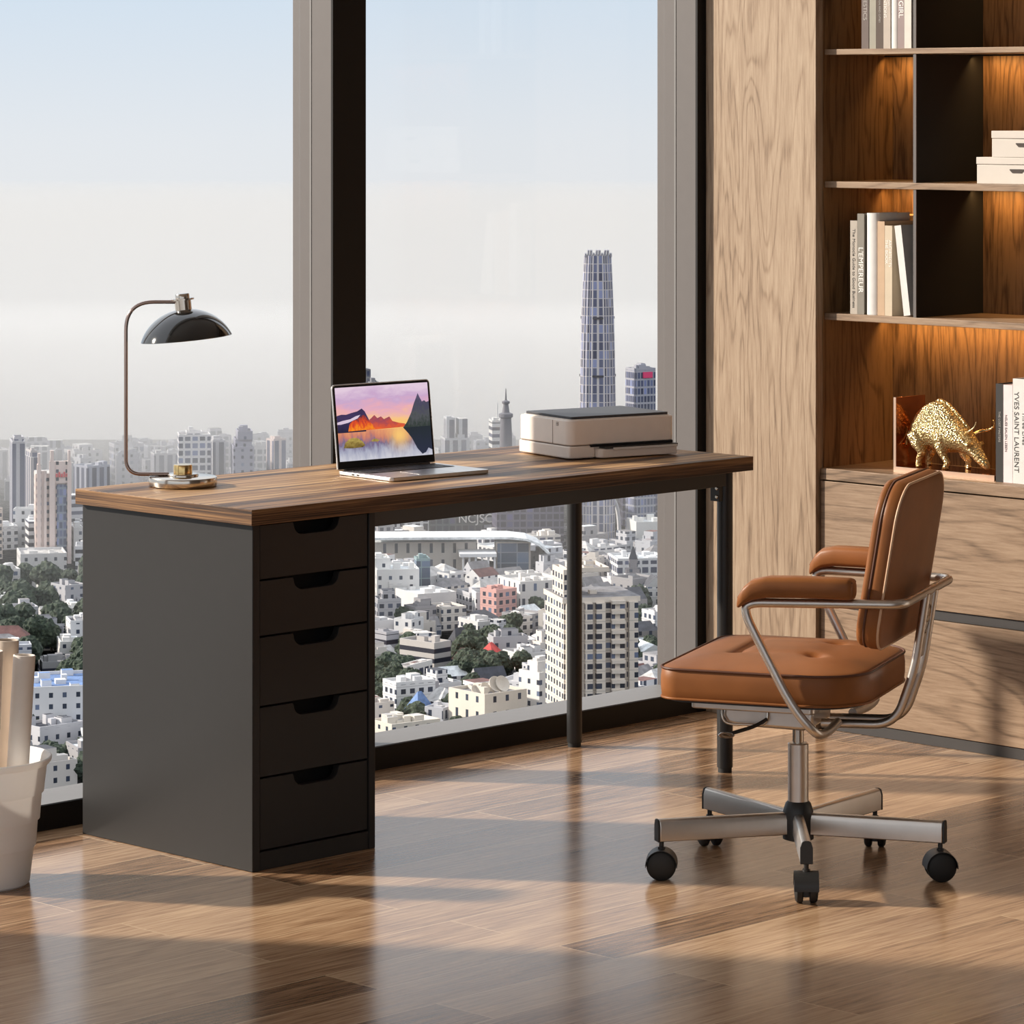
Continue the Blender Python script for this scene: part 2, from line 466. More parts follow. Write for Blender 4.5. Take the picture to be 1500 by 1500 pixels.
# ------------------------------------------------------------------ laptop
alu = plain('silver_aluminium', (.66, .63, .60), .32, 1, var=.02)
lap = thing('laptop', 'open silver laptop showing a mountain lake sunset on the desk', 'laptop', (.583, .288, ZT), R(-5.0))
lw_, ld_ = .2827, .199
bm = new(); prism(bm, rrect(0, lw_, -ld_ / 2, ld_ / 2, .011), .001, .0095)
base = obj('base', bm, alu, lap, bevel=.0012)
bm = new(); box(bm, .018, lw_ - .018, .004, .076, .0095, .0098); obj('keyboard_well', bm, slot_black, lap)
bm = new()
for r in range(6):
    y1 = .0735 - r * .0117; hgt = .0100 if r else .006
    n = 14 if r < 5 else 10
    for k in range(n):
        w = (lw_ - .042) / n
        x0 = .021 + k * w
        box(bm, x0 + .0008, x0 + w - .0008, y1 - hgt, y1, .0098, .0108)
obj('keyboard', bm, black_plastic, lap)
bm = new(); prism(bm, rrect(.092, lw_ - .092, -.088, -.008, .004), .0095, .0097); obj('trackpad', bm, plain('trackpad_grey', (.55, .53, .51), .3, 1, var=.01), lap)
for y in (.018, .036):
    bm = new(); box(bm, -.0003, .0006, y, y + .009, .0035, .0065); obj('port', bm, slot_black, lap)
# lid hinged at the back edge, leaning back
tilt = R(7.0)
Ml = Matrix.Translation((0, ld_ / 2 - .003, .0105)) @ Matrix.Rotation(-tilt, 4, 'X') @ Matrix.Rotation(pi / 2, 4, 'X')
lh = .192
bm = new(); prism(bm, rrect(0, lw_, 0, lh, [.010, .010, .003, .003]), -.0045, 0, Ml); lid = obj('lid', bm, alu, lap, bevel=.0012)
bm = new(); prism(bm, rrect(.0025, lw_ - .0025, .002, lh - .0025, [.0085, .0085, .002, .002]), 0, .0008, Ml); obj('bezel', bm, slot_black, lid)
bm = new(); tube(bm, [(.02, ld_ / 2 - .004, .0095), (lw_ - .02, ld_ / 2 - .004, .0095)], .004, 12); obj('hinge', bm, black_plastic, lap, smooth=40)
# the picture on the screen: flat coloured regions, each its own light colour
def emit(name, stops, nscale=6, namt=.25, strength=.95, stretch=(1, 1, 1), axis=True, glow=0):
    m = N(name); m.t.nodes.remove(m.b)
    tcn = m.n('TexCoord'); sp = m.n('SeparateXYZ'); uvn = m.n('UVMap'); m.l(uvn.outputs[0], sp.inputs[0])
    mp = m.n('Mapping'); m.l(uvn.outputs[0], mp.inputs[0]); mp.inputs['Scale'].default_value = stretch
    nz = m.noise(mp.outputs[0], nscale, 5, .6, .4)
    f = m.math('ADD', sp.outputs[1] if axis else sp.outputs[0], m.math('MULTIPLY', m.math('SUBTRACT', nz, .5), namt))
    col = m.ramp(f, stops)
    if glow:
        du = m.math('MULTIPLY', m.math('SUBTRACT', sp.outputs[0], .66), 1.7 if glow > 0 else 3.2); dv = m.math('MULTIPLY', m.math('SUBTRACT', sp.outputs[1], .42 if glow > 0 else .30), 2.6 if glow > 0 else 2.2)
        r2 = m.math('ADD', m.math('MULTIPLY', du, du), m.math('MULTIPLY', dv, dv))
        g = m.math('POWER', 2.718, m.math('MULTIPLY', r2, -9.0))
        col = m.mix(m.math('MULTIPLY', g, .95), col, srgb(255, 206, 120))
    e = m.n('Emission'); m.l(col, e.inputs[0]); e.inputs[1].default_value = strength
    m.l(e.outputs[0], m.out.inputs[0]); return m.m
e_sky = emit('screen_sky', [(.44, srgb(255, 200, 120)), (.52, srgb(252, 196, 150)), (.66, srgb(236, 176, 190)), (.82, srgb(206, 172, 208)), (1, srgb(232, 208, 226))], 4, .5, stretch=(1, 2, 1), glow=1)
e_glow = emit('screen_glow', [(.40, srgb(255, 170, 70)), (.55, srgb(255, 222, 140)), (.66, srgb(250, 196, 150)), (.7, srgb(244, 186, 170))], 5, .12)
e_water = emit('screen_water', [(.0, srgb(206, 206, 216)), (.12, srgb(170, 172, 192)), (.22, srgb(120, 108, 140)), (.32, srgb(206, 130, 110)), (.44, srgb(238, 160, 112))], 9, .35, stretch=(2.2, .5, 1), glow=-1)
e_lglow = emit('screen_waterglow', [(.1, srgb(226, 206, 200)), (.22, srgb(246, 196, 140)), (.44, srgb(255, 190, 100))], 9, .15, stretch=(2.5, .5, 1))
e_range = emit('screen_red_range', [(.38, srgb(238, 100, 50)), (.48, srgb(196, 84, 74)), (.58, srgb(150, 76, 96)), (.7, srgb(96, 60, 92))], 11, .3)
e_cliff = emit('screen_orange_cliff', [(.38, srgb(255, 150, 40)), (.5, srgb(226, 80, 44)), (.6, srgb(120, 54, 62)), (.68, srgb(60, 44, 70))], 14, .35, stretch=(3, 1, 1))
e_dark = emit('screen_dark_ridge', [(.36, srgb(40, 38, 60)), (.6, srgb(70, 58, 96)), (.7, srgb(56, 48, 80))], 10, .2)
e_mist = emit('screen_mist', [(.4, srgb(214, 190, 214)), (.8, srgb(240, 226, 236))], 8, .3)
e_peak = emit('screen_slate_peak', [(.4, srgb(58, 66, 62)), (.55, srgb(86, 88, 92)), (.72, srgb(78, 76, 96)), (.9, srgb(98, 88, 116))], 16, .45, stretch=(2.6, .8, 1))
e_refl = emit('screen_peak_reflection', [(.05, srgb(48, 52, 70)), (.4, srgb(44, 50, 56))], 9, .2, stretch=(2, .6, 1))
e_rock = emit('screen_mossy_rock', [(.1, srgb(60, 44, 24)), (.22, srgb(140, 118, 62)), (.32, srgb(190, 168, 92))], 22, .3)
def screen():
    bm = new(); uvl = bm.loops.layers.uv.new('UVMap')
    sw, shh, ox, oy = lw_ - .0145, lh - .026, .0072, .0185
    def poly(pts, mi, lay):
        vs = [bm.verts.new(Ml @ Vector((ox + u * sw, oy + v * shh, .00082 + lay * .00005))) for u, v in pts]
        f = bm.faces.new(vs); f.material_index = mi
        for lp, (u, v) in zip(f.loops, pts): lp[uvl].uv = (u, v)
    poly([(0, .40), (1, .40), (1, 1), (0, 1)], 0, 0)
    poly([(0, 0), (1, 0), (1, .40), (0, .40)], 2, 0)
    poly([(0, .385), (0, .62), (.05, .635), (.10, .63), (.16, .65), (.22, .665), (.27, .70), (.30, .66), (.34, .54), (.30, .385)], 6, 2)
    poly([(0, .53), (.06, .55), (.14, .565), (.20, .60), (.25, .615), (.22, .57), (.12, .52), (.04, .50), (0, .50)], 7, 3)
    poly([(.30, .40), (.33, .53), (.36, .555), (.40, .60), (.43, .555), (.47, .575), (.50, .535), (.56, .565), (.59, .50), (.66, .47), (.72, .455), (.74, .41)], 4, 3)
    poly([(.11, .40), (.13, .50), (.17, .545), (.21, .555), (.26, .60), (.29, .615), (.33, .54), (.37, .48), (.40, .41)], 5, 4)
    poly([(.70, .40), (.745, .47), (.80, .60), (.835, .72), (.865, .80), (.885, .86), (.90, .81), (.925, .74), (.95, .755), (.97, .73), (1, .74), (1, .40)], 8, 4)
    poly([(.70, .40), (1, .40), (1, .07), (.96, .10), (.93, .04), (.89, .02), (.84, .10), (.79, .24), (.75, .32)], 9, 4)
    poly([(.05, .18), (.07, .25), (.11, .295), (.15, .31), (.20, .305), (.25, .26), (.28, .20), (.25, .175), (.14, .17)], 10, 5)
    poly([(.34, .245), (.37, .275), (.40, .28), (.44, .25), (.41, .235)], 10, 5)
    o = obj('screen_picture', bm, [e_sky, e_glow, e_water, e_lglow, e_range, e_cliff, e_dark, e_mist, e_peak, e_refl, e_rock], lid)
    return o
screen()

# ------------------------------------------------------------------ printer
ivory = plain('ivory_plastic', srgb(242, 229, 217), .38, var=.02)
prn = thing('printer', 'cream and black inkjet printer on the desk near the wooden column', 'printer', (1.203, .246, ZT))
pu = Vector((1.473 - 1.203, .182 - .246, 0)); pl_ = pu.length; prn.rotation_euler = (0, 0, math.atan2(pu.y, pu.x))
pl_ += .012; pd_ = .215      # length along the front, depth
r4 = [.014, .012, .022, .014]
def off(d, x0=0.0): return rrect(-.008 + d + x0, pl_ - d, -.008 + d, pd_ - d, r4)
bm = new(); prism(bm, off(.0), .034, .0925); obj('upper_body', bm, ivory, prn, bevel=.0025)
bm = new(); prism(bm, off(.0015), .032, .034); obj('seam', bm, plain('printer_seam', srgb(120, 104, 92), .6), prn)
lower = [(-.008 + .022, -.008), (.060, -.008), (.066, -.003), (.085, -.003), (.085, .02), (pl_, .02), (pl_, pd_), (-.008, pd_), (-.008, .012), (-.004, -.002)]
bm = new(); prism(bm, lower, .003, .032); obj('lower_body', bm, ivory, prn, bevel=.003)
for x in (.03, pl_ - .03):
    for y in (.03, pd_ - .03):
        bm = new(); box(bm, x - .009, x + .009, y - .009, y + .009, 0, .004); obj('foot', bm, rubber, prn)
bm = new(); prism(bm, off(.006), .0925, .0945); obj('rim', bm, ivory, prn, bevel=.0008)
bm = new(); prism(bm, rrect(.004, pl_ - .010, .002, pd_ - .010, .006), .0945, .1005); obj('scanner_lid', bm, plain('dark_grey_lid', srgb(58, 58, 62), .5, var=.02), prn, bevel=.0012)
bm = new(); box(bm, .050, pl_ - .006, -.010, .030, .0285, .0345); obj('paper_slot', bm, slot_black, prn)
bm = new(); prism(bm, rrect(.066, pl_ - .004, -.026, .012, [.002, .002, .012, .004]), .003, .024); tr_ = obj('paper_tray', bm, ivory, prn, bevel=.002)
bm = new(); prism(bm, rrect(.078, pl_ - .002, -.030, .012, [.002, .002, .006, .006]), .0245, .0285); obj('output_flap', bm, black_plastic, prn, bevel=.0008)
bm = new(); box(bm, .100, pl_ - .006, -.0315, -.0295, .021, .0265); obj('tray_edge', bm, plain('pale_tray_edge', srgb(222, 214, 206), .3), prn, bevel=.0006)
bm = new(); box(bm, -.0087, -.0075, .064, .0655, .0345, .090); obj('side_gap', bm, plain('printer_gap', srgb(165, 148, 136), .6), prn)
bm = new(); box(bm, -.0088, -.0076, .040, .049, .078, .0865)
obj('badge', bm, plain('grey_badge', srgb(128, 116, 106), .4), prn)
bm = new()
for y, z in ((.0413, .0795), (.0413, .0835), (.0455, .0795), (.0455, .0835)): box(bm, -.0091, -.0086, y, y + .0025, z, z + .002)
obj('badge_mark', bm, ivory, prn)

# ------------------------------------------------------------------ waste bin with rolls of paper
bin_m = thin_white()
BX, BY = -.437, .335
wb = thing('waste_bin', 'white ribbed plastic bin on the floor beside the grey cabinet', 'bin', (BX, BY, 0))
bm = new()
H_ = .259
def rad(z): return .0985 + (.136 - .0985) * (z / H_) ** 1.05
prof = [(.02, 0), (rad(0) - .004, 0), (rad(0), .004)]
for zz in (.078, .132, .187):
    prof += [(rad(zz) - .0022, zz - .003), (rad(zz) - .0016, zz - .0005), (rad(zz) + .0022, zz), (rad(zz) + .0024, zz + .004)]
prof += [(rad(.245), .244), (.1385, .2445), (.1425, .250), (.1435, .257), (.141, H_), (.1385, .2585), (.135, .252), (rad(.187) - .003, .18), (.0945, .006), (.02, .005)]
lathe(bm, prof, n=72); obj('bucket', bm, bin_m, wb, smooth=30)
paper = plain('kraft_cream_paper', srgb(214, 202, 190), .7, var=.03)
paper2 = plain('pale_grey_paper', srgb(232, 222, 212), .6, var=.02)
tanp = plain('tan_paper', srgb(200, 184, 168), .7, var=.04)
def roll(label, base, top, r, mat):
    b, t = Vector(base), Vector(top); L = (t - b).length
    o = thing('paper_roll', label, 'paper roll', b, group='paper rolls in the bin')
    o.rotation_euler = (t - b).to_track_quat('Z', 'Y').to_euler()
    bm = new(); lathe(bm, [(r, 0), (r, L), (r - .0015, L + .0008), (r - .003, L), (r - .003, L - .10), (r - .0032, .0), (r - .001, -.0005)], n=36); sheet = obj('sheet', bm, mat, o, smooth=35)
    bm = new(); pts = []
    for k in range(60):
        a = k / 59 * 2 * pi * 2.2; rr = (r - .0035) * (1 - .45 * k / 59)
        pts.append((rr * cos(a), rr * sin(a)))
    V = [[bm.verts.new((x, y, z)) for x, y in pts] for z in (.002, L - .004)]
    for i in range(59): bm.faces.new((V[0][i], V[0][i + 1], V[1][i + 1], V[1][i]))
    obj('inner_coil', bm, mat, sheet, smooth=60)
rb = Vector((BX, BY, 0))
FW = Vector((cos(TH), sin(TH), 0)); RT = Vector((sin(TH), -cos(TH), 0))
def cam_off(r, d, z): return rb + RT * r + FW * d + Vector((0, 0, z))
roll('cream paper roll in the bin, closest to the cabinet', cam_off(.062, .0, .012), cam_off(.087, .01, .462), .0225, paper2)
roll('tan paper roll in the bin, behind the cream roll', cam_off(.030, .055, .012), cam_off(.045, .060, .485), .024, tanp)
roll('beige paper roll in the bin, cut by the photo edge', cam_off(.005, -.015, .012), cam_off(.022, -.012, .474), .025, paper)

# ------------------------------------------------------------------ office chair
CAZ = R(114.5)
chair = thing('office_chair', 'tan leather swivel office chair with nickel frame and five castors', 'chair', (.826, -.767, 0), CAZ)
# local axes: +x where the sitter looks, +y the side towards the camera
# --- star base
hub_bm = new(); lathe(hub_bm, [(.020, .062), (.032, .066), (.0325, .118), (.030, .128), (.026, .140), (.022, .144)], n=32)
hub = obj('hub', hub_bm, black_plastic, chair, smooth=40)
bm = new(); lathe(bm, [(.0215, .143), (.0215, .262), (.0195, .264), (.012, .2645)], n=32); obj('gas_column', bm, chrome, chair, smooth=35)
bm = new(); lathe(bm, [(.0115, .262), (.0115, .312)], n=24); obj('piston', bm, polished, chair, smooth=35)
legs_az = [151.5, 223.2, 295.2, 7.0, 79.2]
cast_dir = {0: -50, 1: 42, 2: -40, 3: 35, 4: 60}
for i, az in enumerate(legs_az):
    a = R(az) - CAZ
    M = Matrix.Rotation(a, 4, 'Z')
    prof = [(-.0125, .0785), (.0125, .0785), (.0125, .110), (.009, .121), (.004, .1235), (-.004, .1235), (-.009, .121), (-.0125, .110)]
    bm = new(); rings(bm, [[M @ Vector((x, y, z + dz)) for y, z in prof] for x, dz in ((.027, -.002), (.306, 0))])
    lg = obj('leg', bm, chrome, chair, bevel=.002)
    bm = new(); rings(bm, [[M @ Vector((x, y * 1.02, .1 + (z - .1) * 1.02)) for y, z in prof] for x in (.3065, .3105)])
    obj('end_cap', bm, black_plastic, lg, bevel=.001)
    # castor
    ca = bpy.data.objects.new('caster', None); C.objects.link(ca); ca.parent = chair; ca.empty_display_size = .03
    ca.location = (.299 * cos(a), .299 * sin(a), 0); ca.rotation_euler = (0, 0, R(cast_dir[i]) - CAZ)
    for s in (-1, 1):
        bm = new()
        Mw = Matrix.Translation((0, s * .0065, .0305)) @ Matrix.Rotation(-s * pi / 2, 4, 'X')
        lathe(bm, [(.006, 0), (.027, 0), (.030, .002), (.0305, .006), (.030, .012), (.026, .0155), (.012, .0175), (.004, .018)], n=32, M=Mw)
        obj('wheel', bm, rubber, ca, smooth=40)
    bm = new()
    outer = [(.0325 * cos(R(t)), .0305 + .0325 * sin(R(t))) for t in range(-5, 186, 10)]
    innr = [(.0312 * cos(R(t)), .0305 + .0312 * sin(R(t))) for t in range(185, -6, -10)]
    rings(bm, [[(x, y, z) for x, z in outer + innr] for y in (-.0245, .0245)])
    box(bm, -.008, .008, -.006, .006, .012, .062)
    obj('hood', bm, black_plastic, ca, smooth=40)
    bm = new(); lathe(bm, [(.0075, .061), (.0075, .0665), (.005, .067), (.005, .0795)], n=16); obj('stem', bm, black_metal, ca, smooth=40)
# --- mechanism under the seat
bm = new(); prism(bm, rrect(-.075, .185, -.10, .155, .012), .349, .372); obj('seat_pan', bm, chrome, chair, bevel=.003)
bm = new()
prof = [(-.055, .349), (.135, .349), (.137, .325), (.128, .310), (.110, .3055), (-.030, .303), (-.048, .306), (-.055, .315)]
rings(bm, [[(x, y, z) for x, z in prof] for y in (-.06, .085)])
obj('tilt_mechanism', bm, chrome, chair, bevel=.008, seg=3)
bm = new(); tube(bm, smooth_path([(.138, .088, .350), (.138, .090, .322), (.125, .093, .310), (.040, .093, .312), (.040, .088, .350)], .02, 6), .0028, 8)
lv = obj('lever_loop', bm, polished, chair, smooth=60)
bm = new(); tube(bm, smooth_path([(.040, .093, .325), (.060, .11, .312), (.100, .16, .302)], .02, 6), .004, 8); obj('lever', bm, black_metal, chair, smooth=60)
bm = new(); lathe(bm, [(.001, -.006), (.012, -.005), (.0175, 0), (.012, .005), (.001, .006)], n=20, M=Matrix.Translation((.104, .168, .3005)) @ Matrix.Rotation(R(8), 4, 'X')); obj('lever_knob', bm, polished, chair, smooth=60)
# --- seat cushion
def seat():
    n = 12
    out0 = rrect(-.190, .231, -.240, .240, [.045, .115, .115, .045], n)
    cx, cy = .020, 0
    btn = [(.105, -.085), (-.060, -.085), (.105, .085), (-.060, .085)]
    def ztop(x, y, s):
        z = .441 + .027 * (1 - s ** 2.4)
        for bx_, by_ in btn:
            d2 = (x - bx_) ** 2 + (y - by_) ** 2
            z -= .011 * math.exp(-d2 / .016 ** 2) + .0035 * math.exp(-d2 / .05 ** 2)
        # creases running between the buttons
        for (ax, ay), (bx2, by2) in ((btn[0], btn[1]), (btn[2], btn[3])):
            dx, dy = bx2 - ax, by2 - ay; L = math.hypot(dx, dy)
            t = max(0, min(1, ((x - ax) * dx + (y - ay) * dy) / L ** 2)); d = math.hypot(x - ax - t * dx, y - ay - t * dy)
            z -= .0014 * math.exp(-(d / .010) ** 2)
        return z
    def ring(s, z):
        return [(cx + (x - cx) * s, cy + (y - cy) * s, z) for x, y in out0]
    rs = [ring(.955, .378), ring(.985, .3785), ring(1.0, .383), ring(1.008, .40), ring(1.008, .42), ring(1.0, .437), ring(.992, .4405)]
    for k in range(1, 26):
        s = .992 * (1 - k / 26.5)
        rs.append([(cx + (x - cx) * s, cy + (y - cy) * s, ztop(cx + (x - cx) * s, cy + (y - cy) * s, s)) for x, y in out0])
    bm = new(); rings(bm, rs)
    o = obj('seat', bm, leather, chair, smooth=70)
    for zz, mm, ss in ((.4405, piping_dark, 1.002), (.381, leather, 1.0)):
        bm = new(); tube(bm, [(cx + (x - cx) * ss, cy + (y - cy) * ss, zz) for x, y in out0], .0028, 8, closed=True)
        obj('piping', bm, mm, o, smooth=60)
    for bx_, by_ in btn:
        bm = new(); lathe(bm, [(.009, 0), (.009, .002), (.006, .0045), (.001, .0055)], (bx_, by_, ztop(bx_, by_, .4) - .001), 16); obj('button', bm, leather, o, smooth=60)
    bm = new(); prism(bm, [(cx + (x - cx) * .93, cy + (y - cy) * .93) for x, y in out0], .372, .379); obj('seat_underside', bm, black_plastic, o)
seat()
# --- backrest: u across (= local -y), v up, w towards the sitter
def backrest():
    lean = R(9.3)
    base = Vector((-.192, 0, .496))
    U = Vector((0, 1, 0)); V = Vector((-sin(lean), 0, cos(lean))); W = Vector((cos(lean), 0, sin(lean)))
    M = Matrix(((U.x, V.x, W.x, base.x), (U.y, V.y, W.y, base.y), (U.z, V.z, W.z, base.z), (0, 0, 0, 1)))
    n = 12
    out0 = rrect(-.200, .200, 0, .328, [.075, .075, .055, .055], n); cu, cv = 0, .164
    def ring(s, w): return [M @ Vector((cu + (u - cu) * s, cv + (v - cv) * s + .008 * (1 - (u / .2) ** 2) * (1 if v > cv else -1) * s, w)) for u, v in out0]
    rs = [ring(.02, -.028)] + [ring(s, -.0245 - .004 * (1 - s * s)) for s in (.4, .7, .9, .97)]
    rs += [ring(.995, -.0225), ring(1.006, -.016), ring(1.012, -.004), ring(1.006, .004), ring(.990, .0075), ring(1.002, .011), ring(1.0, .018), ring(.985, .0235)]
    rs += [ring(s, .024 + .012 * (1 - s ** 2.2)) for s in (.95, .88, .78, .65, .5, .35, .2, .05)]
    bm = new(); rings(bm, rs); o = obj('backrest', bm, leather, chair, smooth=70)
    bm = new(); tube(bm, ring(.998, -.0215), .0026, 8, closed=True); obj('piping', bm, piping_light, o, smooth=60)
    bm = new(); tube(bm, ring(.996, .0075), .0032, 8, closed=True); obj('seam', bm, piping_dark, o, smooth=60)
    return M
backrest()
# --- tubular frame: one bent tube makes both arms and the bar behind the back
zt = .587
bm = new()
side = [(-.10, -.06, .322), (-.108, -.17, .318), (-.106, -.245, .326), (-.060, -.258, .380), (.034, -.266, .560), (.034, -.266, zt), (-.274, -.213, zt + .003)]
pts = [(x, -y, z) for x, y, z in side] + [(x, y, z) for x, y, z in side[::-1]]
rr = [0, .05, .03, .06, .03, .035, .036]
tube(bm, smooth_path(pts, rr + rr[::-1], 8), .0092, 14)
fr = obj('arm_frame', bm, chrome, chair, smooth=60)
for s in (-1, 1):
    bm = new()
    tube(bm, smooth_path([(-.06, s * .035, .314), (-.214, s * .035, .319), (-.255, s * .035, .435), (-.279, s * .035, .590)], [0, .045, .04, 0], 8), .0092, 12)
    obj('back_post', bm, chrome, chair, smooth=60)
def bracket():
    a, b = Vector((-.2555, 0, .455)), Vector((-.277, 0, .583)); d = (b - a)
    bm = new(); rings(bm, [[(a + d * t + Vector((0, y, 0)) + Vector((w, 0, .3 * w))) for y, t in ((-.036, 0), (.036, 0), (.036, 1), (-.036, 1))] for w in (-.003, .003)])
    o = obj('back_plate', bm, chrome, chair, bevel=.001)
    c = a + d * .62; nrm = Vector((-d.z, 0, d.x)).normalized()
    bm = new(); ring = []
    for k in range(28):
        t = 2 * pi * k / 28
        ring.append(c + d.normalized() * .030 * cos(t) + Vector((0, .020 * sin(t), 0)) + nrm * .0042)
    tube(bm, ring, .0016, 6, closed=True)
    q = Matrix.Translation(c + nrm * .003) @ nrm.to_track_quat('Z', 'Y').to_matrix().to_4x4()
    lathe(bm, [(.007, 0), (.007, .003), (.004, .004)], n=16, M=q)
    obj('emblem', bm, polished, o, smooth=50)
bracket()
# --- arm pads
def pad(s):
    n = 12; rs = []
    L = [(.062, -.034, .25), (.058, -.027, .6), (.046, -.014, .85), (.030, -.003, .97), (.0, .003, 1), (-.06, .004, 1), (-.12, .003, 1), (-.158, .002, 1), (-.166, .001, .92), (-.169, 0, .6)]
    for x, dz, sc in L:
        w, h0, h1 = .0255 * sc, -.001, .046
        zc = zt + .010 + dz + .020
        ring = []
        for k in range(20):
            t = 2 * pi * k / 20; ct, st = cos(t), sin(t)
            e = .55
            ring.append((x - .012, s * (.266 - (.036 - x) * .172) + w * math.copysign(abs(ct) ** e, ct), zc + .0215 * sc * math.copysign(abs(st) ** e, st)))
        rs.append(ring)
    bm = new(); rings(bm, rs); o = obj('armrest', bm, leather, chair, smooth=70)
    bm = new()
    top = [(r[3][0], r[3][1], r[3][2] - .003) for r in rs[1:-1]] + [(r[7][0], r[7][1], r[7][2] - .003) for r in rs[-2:0:-1]]
    tube(bm, top, .0018, 6, closed=True); obj('seam', bm, piping_dark, o, smooth=60)
pad(1); pad(-1)
# ------------------------------------------------------------------ bookcase
BKX = 2.445                  # back panel
Y0, Y1 = .283, -1.30         # inside ends of the bays
bc = thing('bookcase', 'built-in oak bookcase with lit shelves and large drawers beside the window', 'bookcase', (XW, 0, 0))
def bl(*a, mats=oak_v, name='panel', bevel=.001, parent=None):
    x0, x1, *r = a
    return obj(name, bx(x0 - XW, x1 - XW, *r), mats, parent or bc, bevel=bevel)
bl(XW - .014, 2.468, .279, .651, 0, 2.79, name='side_column')
bl(XW + .012, BKX, .2775, .2788, 0, 2.79, mats=walnut, name='side_lining')
bl(XW, 2.468, Y1 - .04, Y1, 0, 2.79, name='end_panel')
bl(BKX, 2.468, Y1, .2775, .63, 2.79, mats=walnut, name='back_panel')
bl(XW + .002, BKX, Y1, .2770, .632, .6605, mats=oak_h, name='counter')
shelves = [(1.036, 1.053), (1.3715, 1.3875), (1.7085, 1.7225), (2.06, 2.076), (2.40, 2.42)]
for z0, z1 in shelves:
    s = bl(XW + .018, BKX, Y1, .277, z0, z1, mats=oak_h, name='shelf')
    if z1 < 2.1:
        strip = bl(BKX - .055, BKX - .043, Y1 + .02, .262, z0 - .004, z0, mats=slot_black, name='light_channel', bevel=0, parent=s)
def divider(y, z0, z1):
    d = bl(XW + .022, BKX, y - .004, y + .003, z0, z1, mats=slot_black, name='divider', bevel=0)
    bl(XW + .0205, XW + .0235, y - .005, y + .004, z0, z1, mats=frame_grey, name='edge_strip', bevel=0, parent=d)
for z0, z1 in ((1.0535, 1.371), (1.388, 1.708), (1.723, 2.0595)):
    divider(-.010, z0, z1); divider(-.68, z0, z1)
# warm strip lights under the shelves
for z0, _ in shelves[:4]:
    for ya, yb in (((.262, 0.0), (-.02, -.67)) if z0 > 1.05 else ((.262, -.67),)):
        ld = bpy.data.lights.new('shelf_light', 'AREA'); ld.shape = 'RECTANGLE'; ld.size = ya - yb; ld.size_y = .010
        ld.color = (1.0, .56, .20); ld.energy = 1.9 * (ya - yb); ld.spread = R(150)
        lo = bpy.data.objects.new('shelf_light', ld); C.objects.link(lo)
        lo.location = (BKX - .049, (ya + yb) / 2, z0 - .0055)
        zz = Vector((-.45, 0, .9)).normalized(); xx = Vector((0, 1, 0)); yy = zz.cross(xx)
        lo.rotation_euler = Matrix((xx, yy, zz)).transposed().to_euler()
# carcass and drawers below the counter
bl(XW + .022, BKX, Y1, .276, .028, .630, mats=slot_black, name='carcass', bevel=0)
bl(XW + .004, XW + .022, Y1, .2765, .0, .0275, mats=plinth_m, name='plinth')
bl(XW + .006, XW + .022, Y1, .276, .312, .336, mats=plinth_m, name='handle_rail')
for z0, z1 in ((.337, .6285), (.029, .311)):
    for ya, yb in ((.2755, -.42), (-.423, Y1)):
        bl(XW, XW + .0215, yb, ya, z0, z1, mats=oak_h, name='drawer')

# ------------------------------------------------------------------ books
def cover(name, c, rough=.6): return plain(name, srgb(*c), rough, var=.05)
page = plain('book_pages', srgb(226, 216, 200), .8)
def text(parent, s, size, loc, M, mat, name='spine_title'):
    cu = bpy.data.curves.new(name, 'FONT'); cu.body = s; cu.size = size; cu.extrude = .0001; cu.align_x = 'CENTER'; cu.align_y = 'CENTER'
    cu.materials.append(mat)
    o = bpy.data.objects.new(name, cu); C.objects.link(o); o.parent = parent
    o.matrix_local = Matrix.Translation(loc) @ M
    return o
# spine faces -x; the letters read downwards
SPINE_DN = Matrix(((0, 0, -1), (0, -1, 0), (-1, 0, 0))).to_4x4()     # text x -> -z, text y -> -y ... normal -> -x
SPINE_DN = Matrix(((0, 0, -1, 0), (0, -1, 0, 0), (-1, 0, 0, 0), (0, 0, 0, 1)))
TM_BLACK = plain('black_print', srgb(30, 28, 26), .6); TM_WHITE = plain('white_print', srgb(240, 236, 230), .5); TM_GREY = plain('grey_print', srgb(170, 164, 158), .5)
def book(label, ya, yb, z0, h, mat, x=2.185, depth=.13, group=None, lean=0, titles=(), rnd=0, name='book'):
    """one book, spine towards the room; ya > yb are the two ends of the spine"""
    if abs(x - 2.185) < 1e-6: ya, yb = ya - .044, yb - .044
    w = ya - yb
    o = thing(name, label, 'book', (x, (ya + yb) / 2, z0), group=group)
    bm = new()
    if rnd:
        sp = [(rnd - rnd * cos(t), w / 2 * sin(t)) for t in [pi / 2 * k / 6 for k in range(-6, 7)]]
        pts = [(depth, -w / 2)] + sp + [(depth, w / 2)]
        pts = [(depth, w / 2), (depth, w / 2 - .0025), (rnd + .003, w / 2 - .0025), (rnd + .003, -w / 2 + .0025), (depth, -w / 2 + .0025), (depth, -w / 2)] + sp
        rings(bm, [[(px, py, z) for px, py in pts] for z in (0, h)])
    else:
        box(bm, 0, .0025, -w / 2, w / 2, 0, h); box(bm, .0025, depth, -w / 2, -w / 2 + .0022, 0, h); box(bm, .0025, depth, w / 2 - .0022, w / 2, 0, h)
    obj('cover', bm, mat, o, smooth=35)
    bm = new(); box(bm, max(.003, rnd + .003), depth - .004, -w / 2 + .0025, w / 2 - .0025, .003, h - .004); obj('pages', bm, page, o)
    for s, size, dy, dz, tm in titles:
        text(o, s, size, (-.0004, dy, dz), SPINE_DN, tm)
    if lean: o.rotation_euler = (lean, 0, 0)
    return o
g1 = 'books on the upper shelf'; g2 = 'books on the middle shelf'; g3 = 'books beside the golden bull'
Z3, Z2, Z1 = 1.7226, 1.0531, .6606
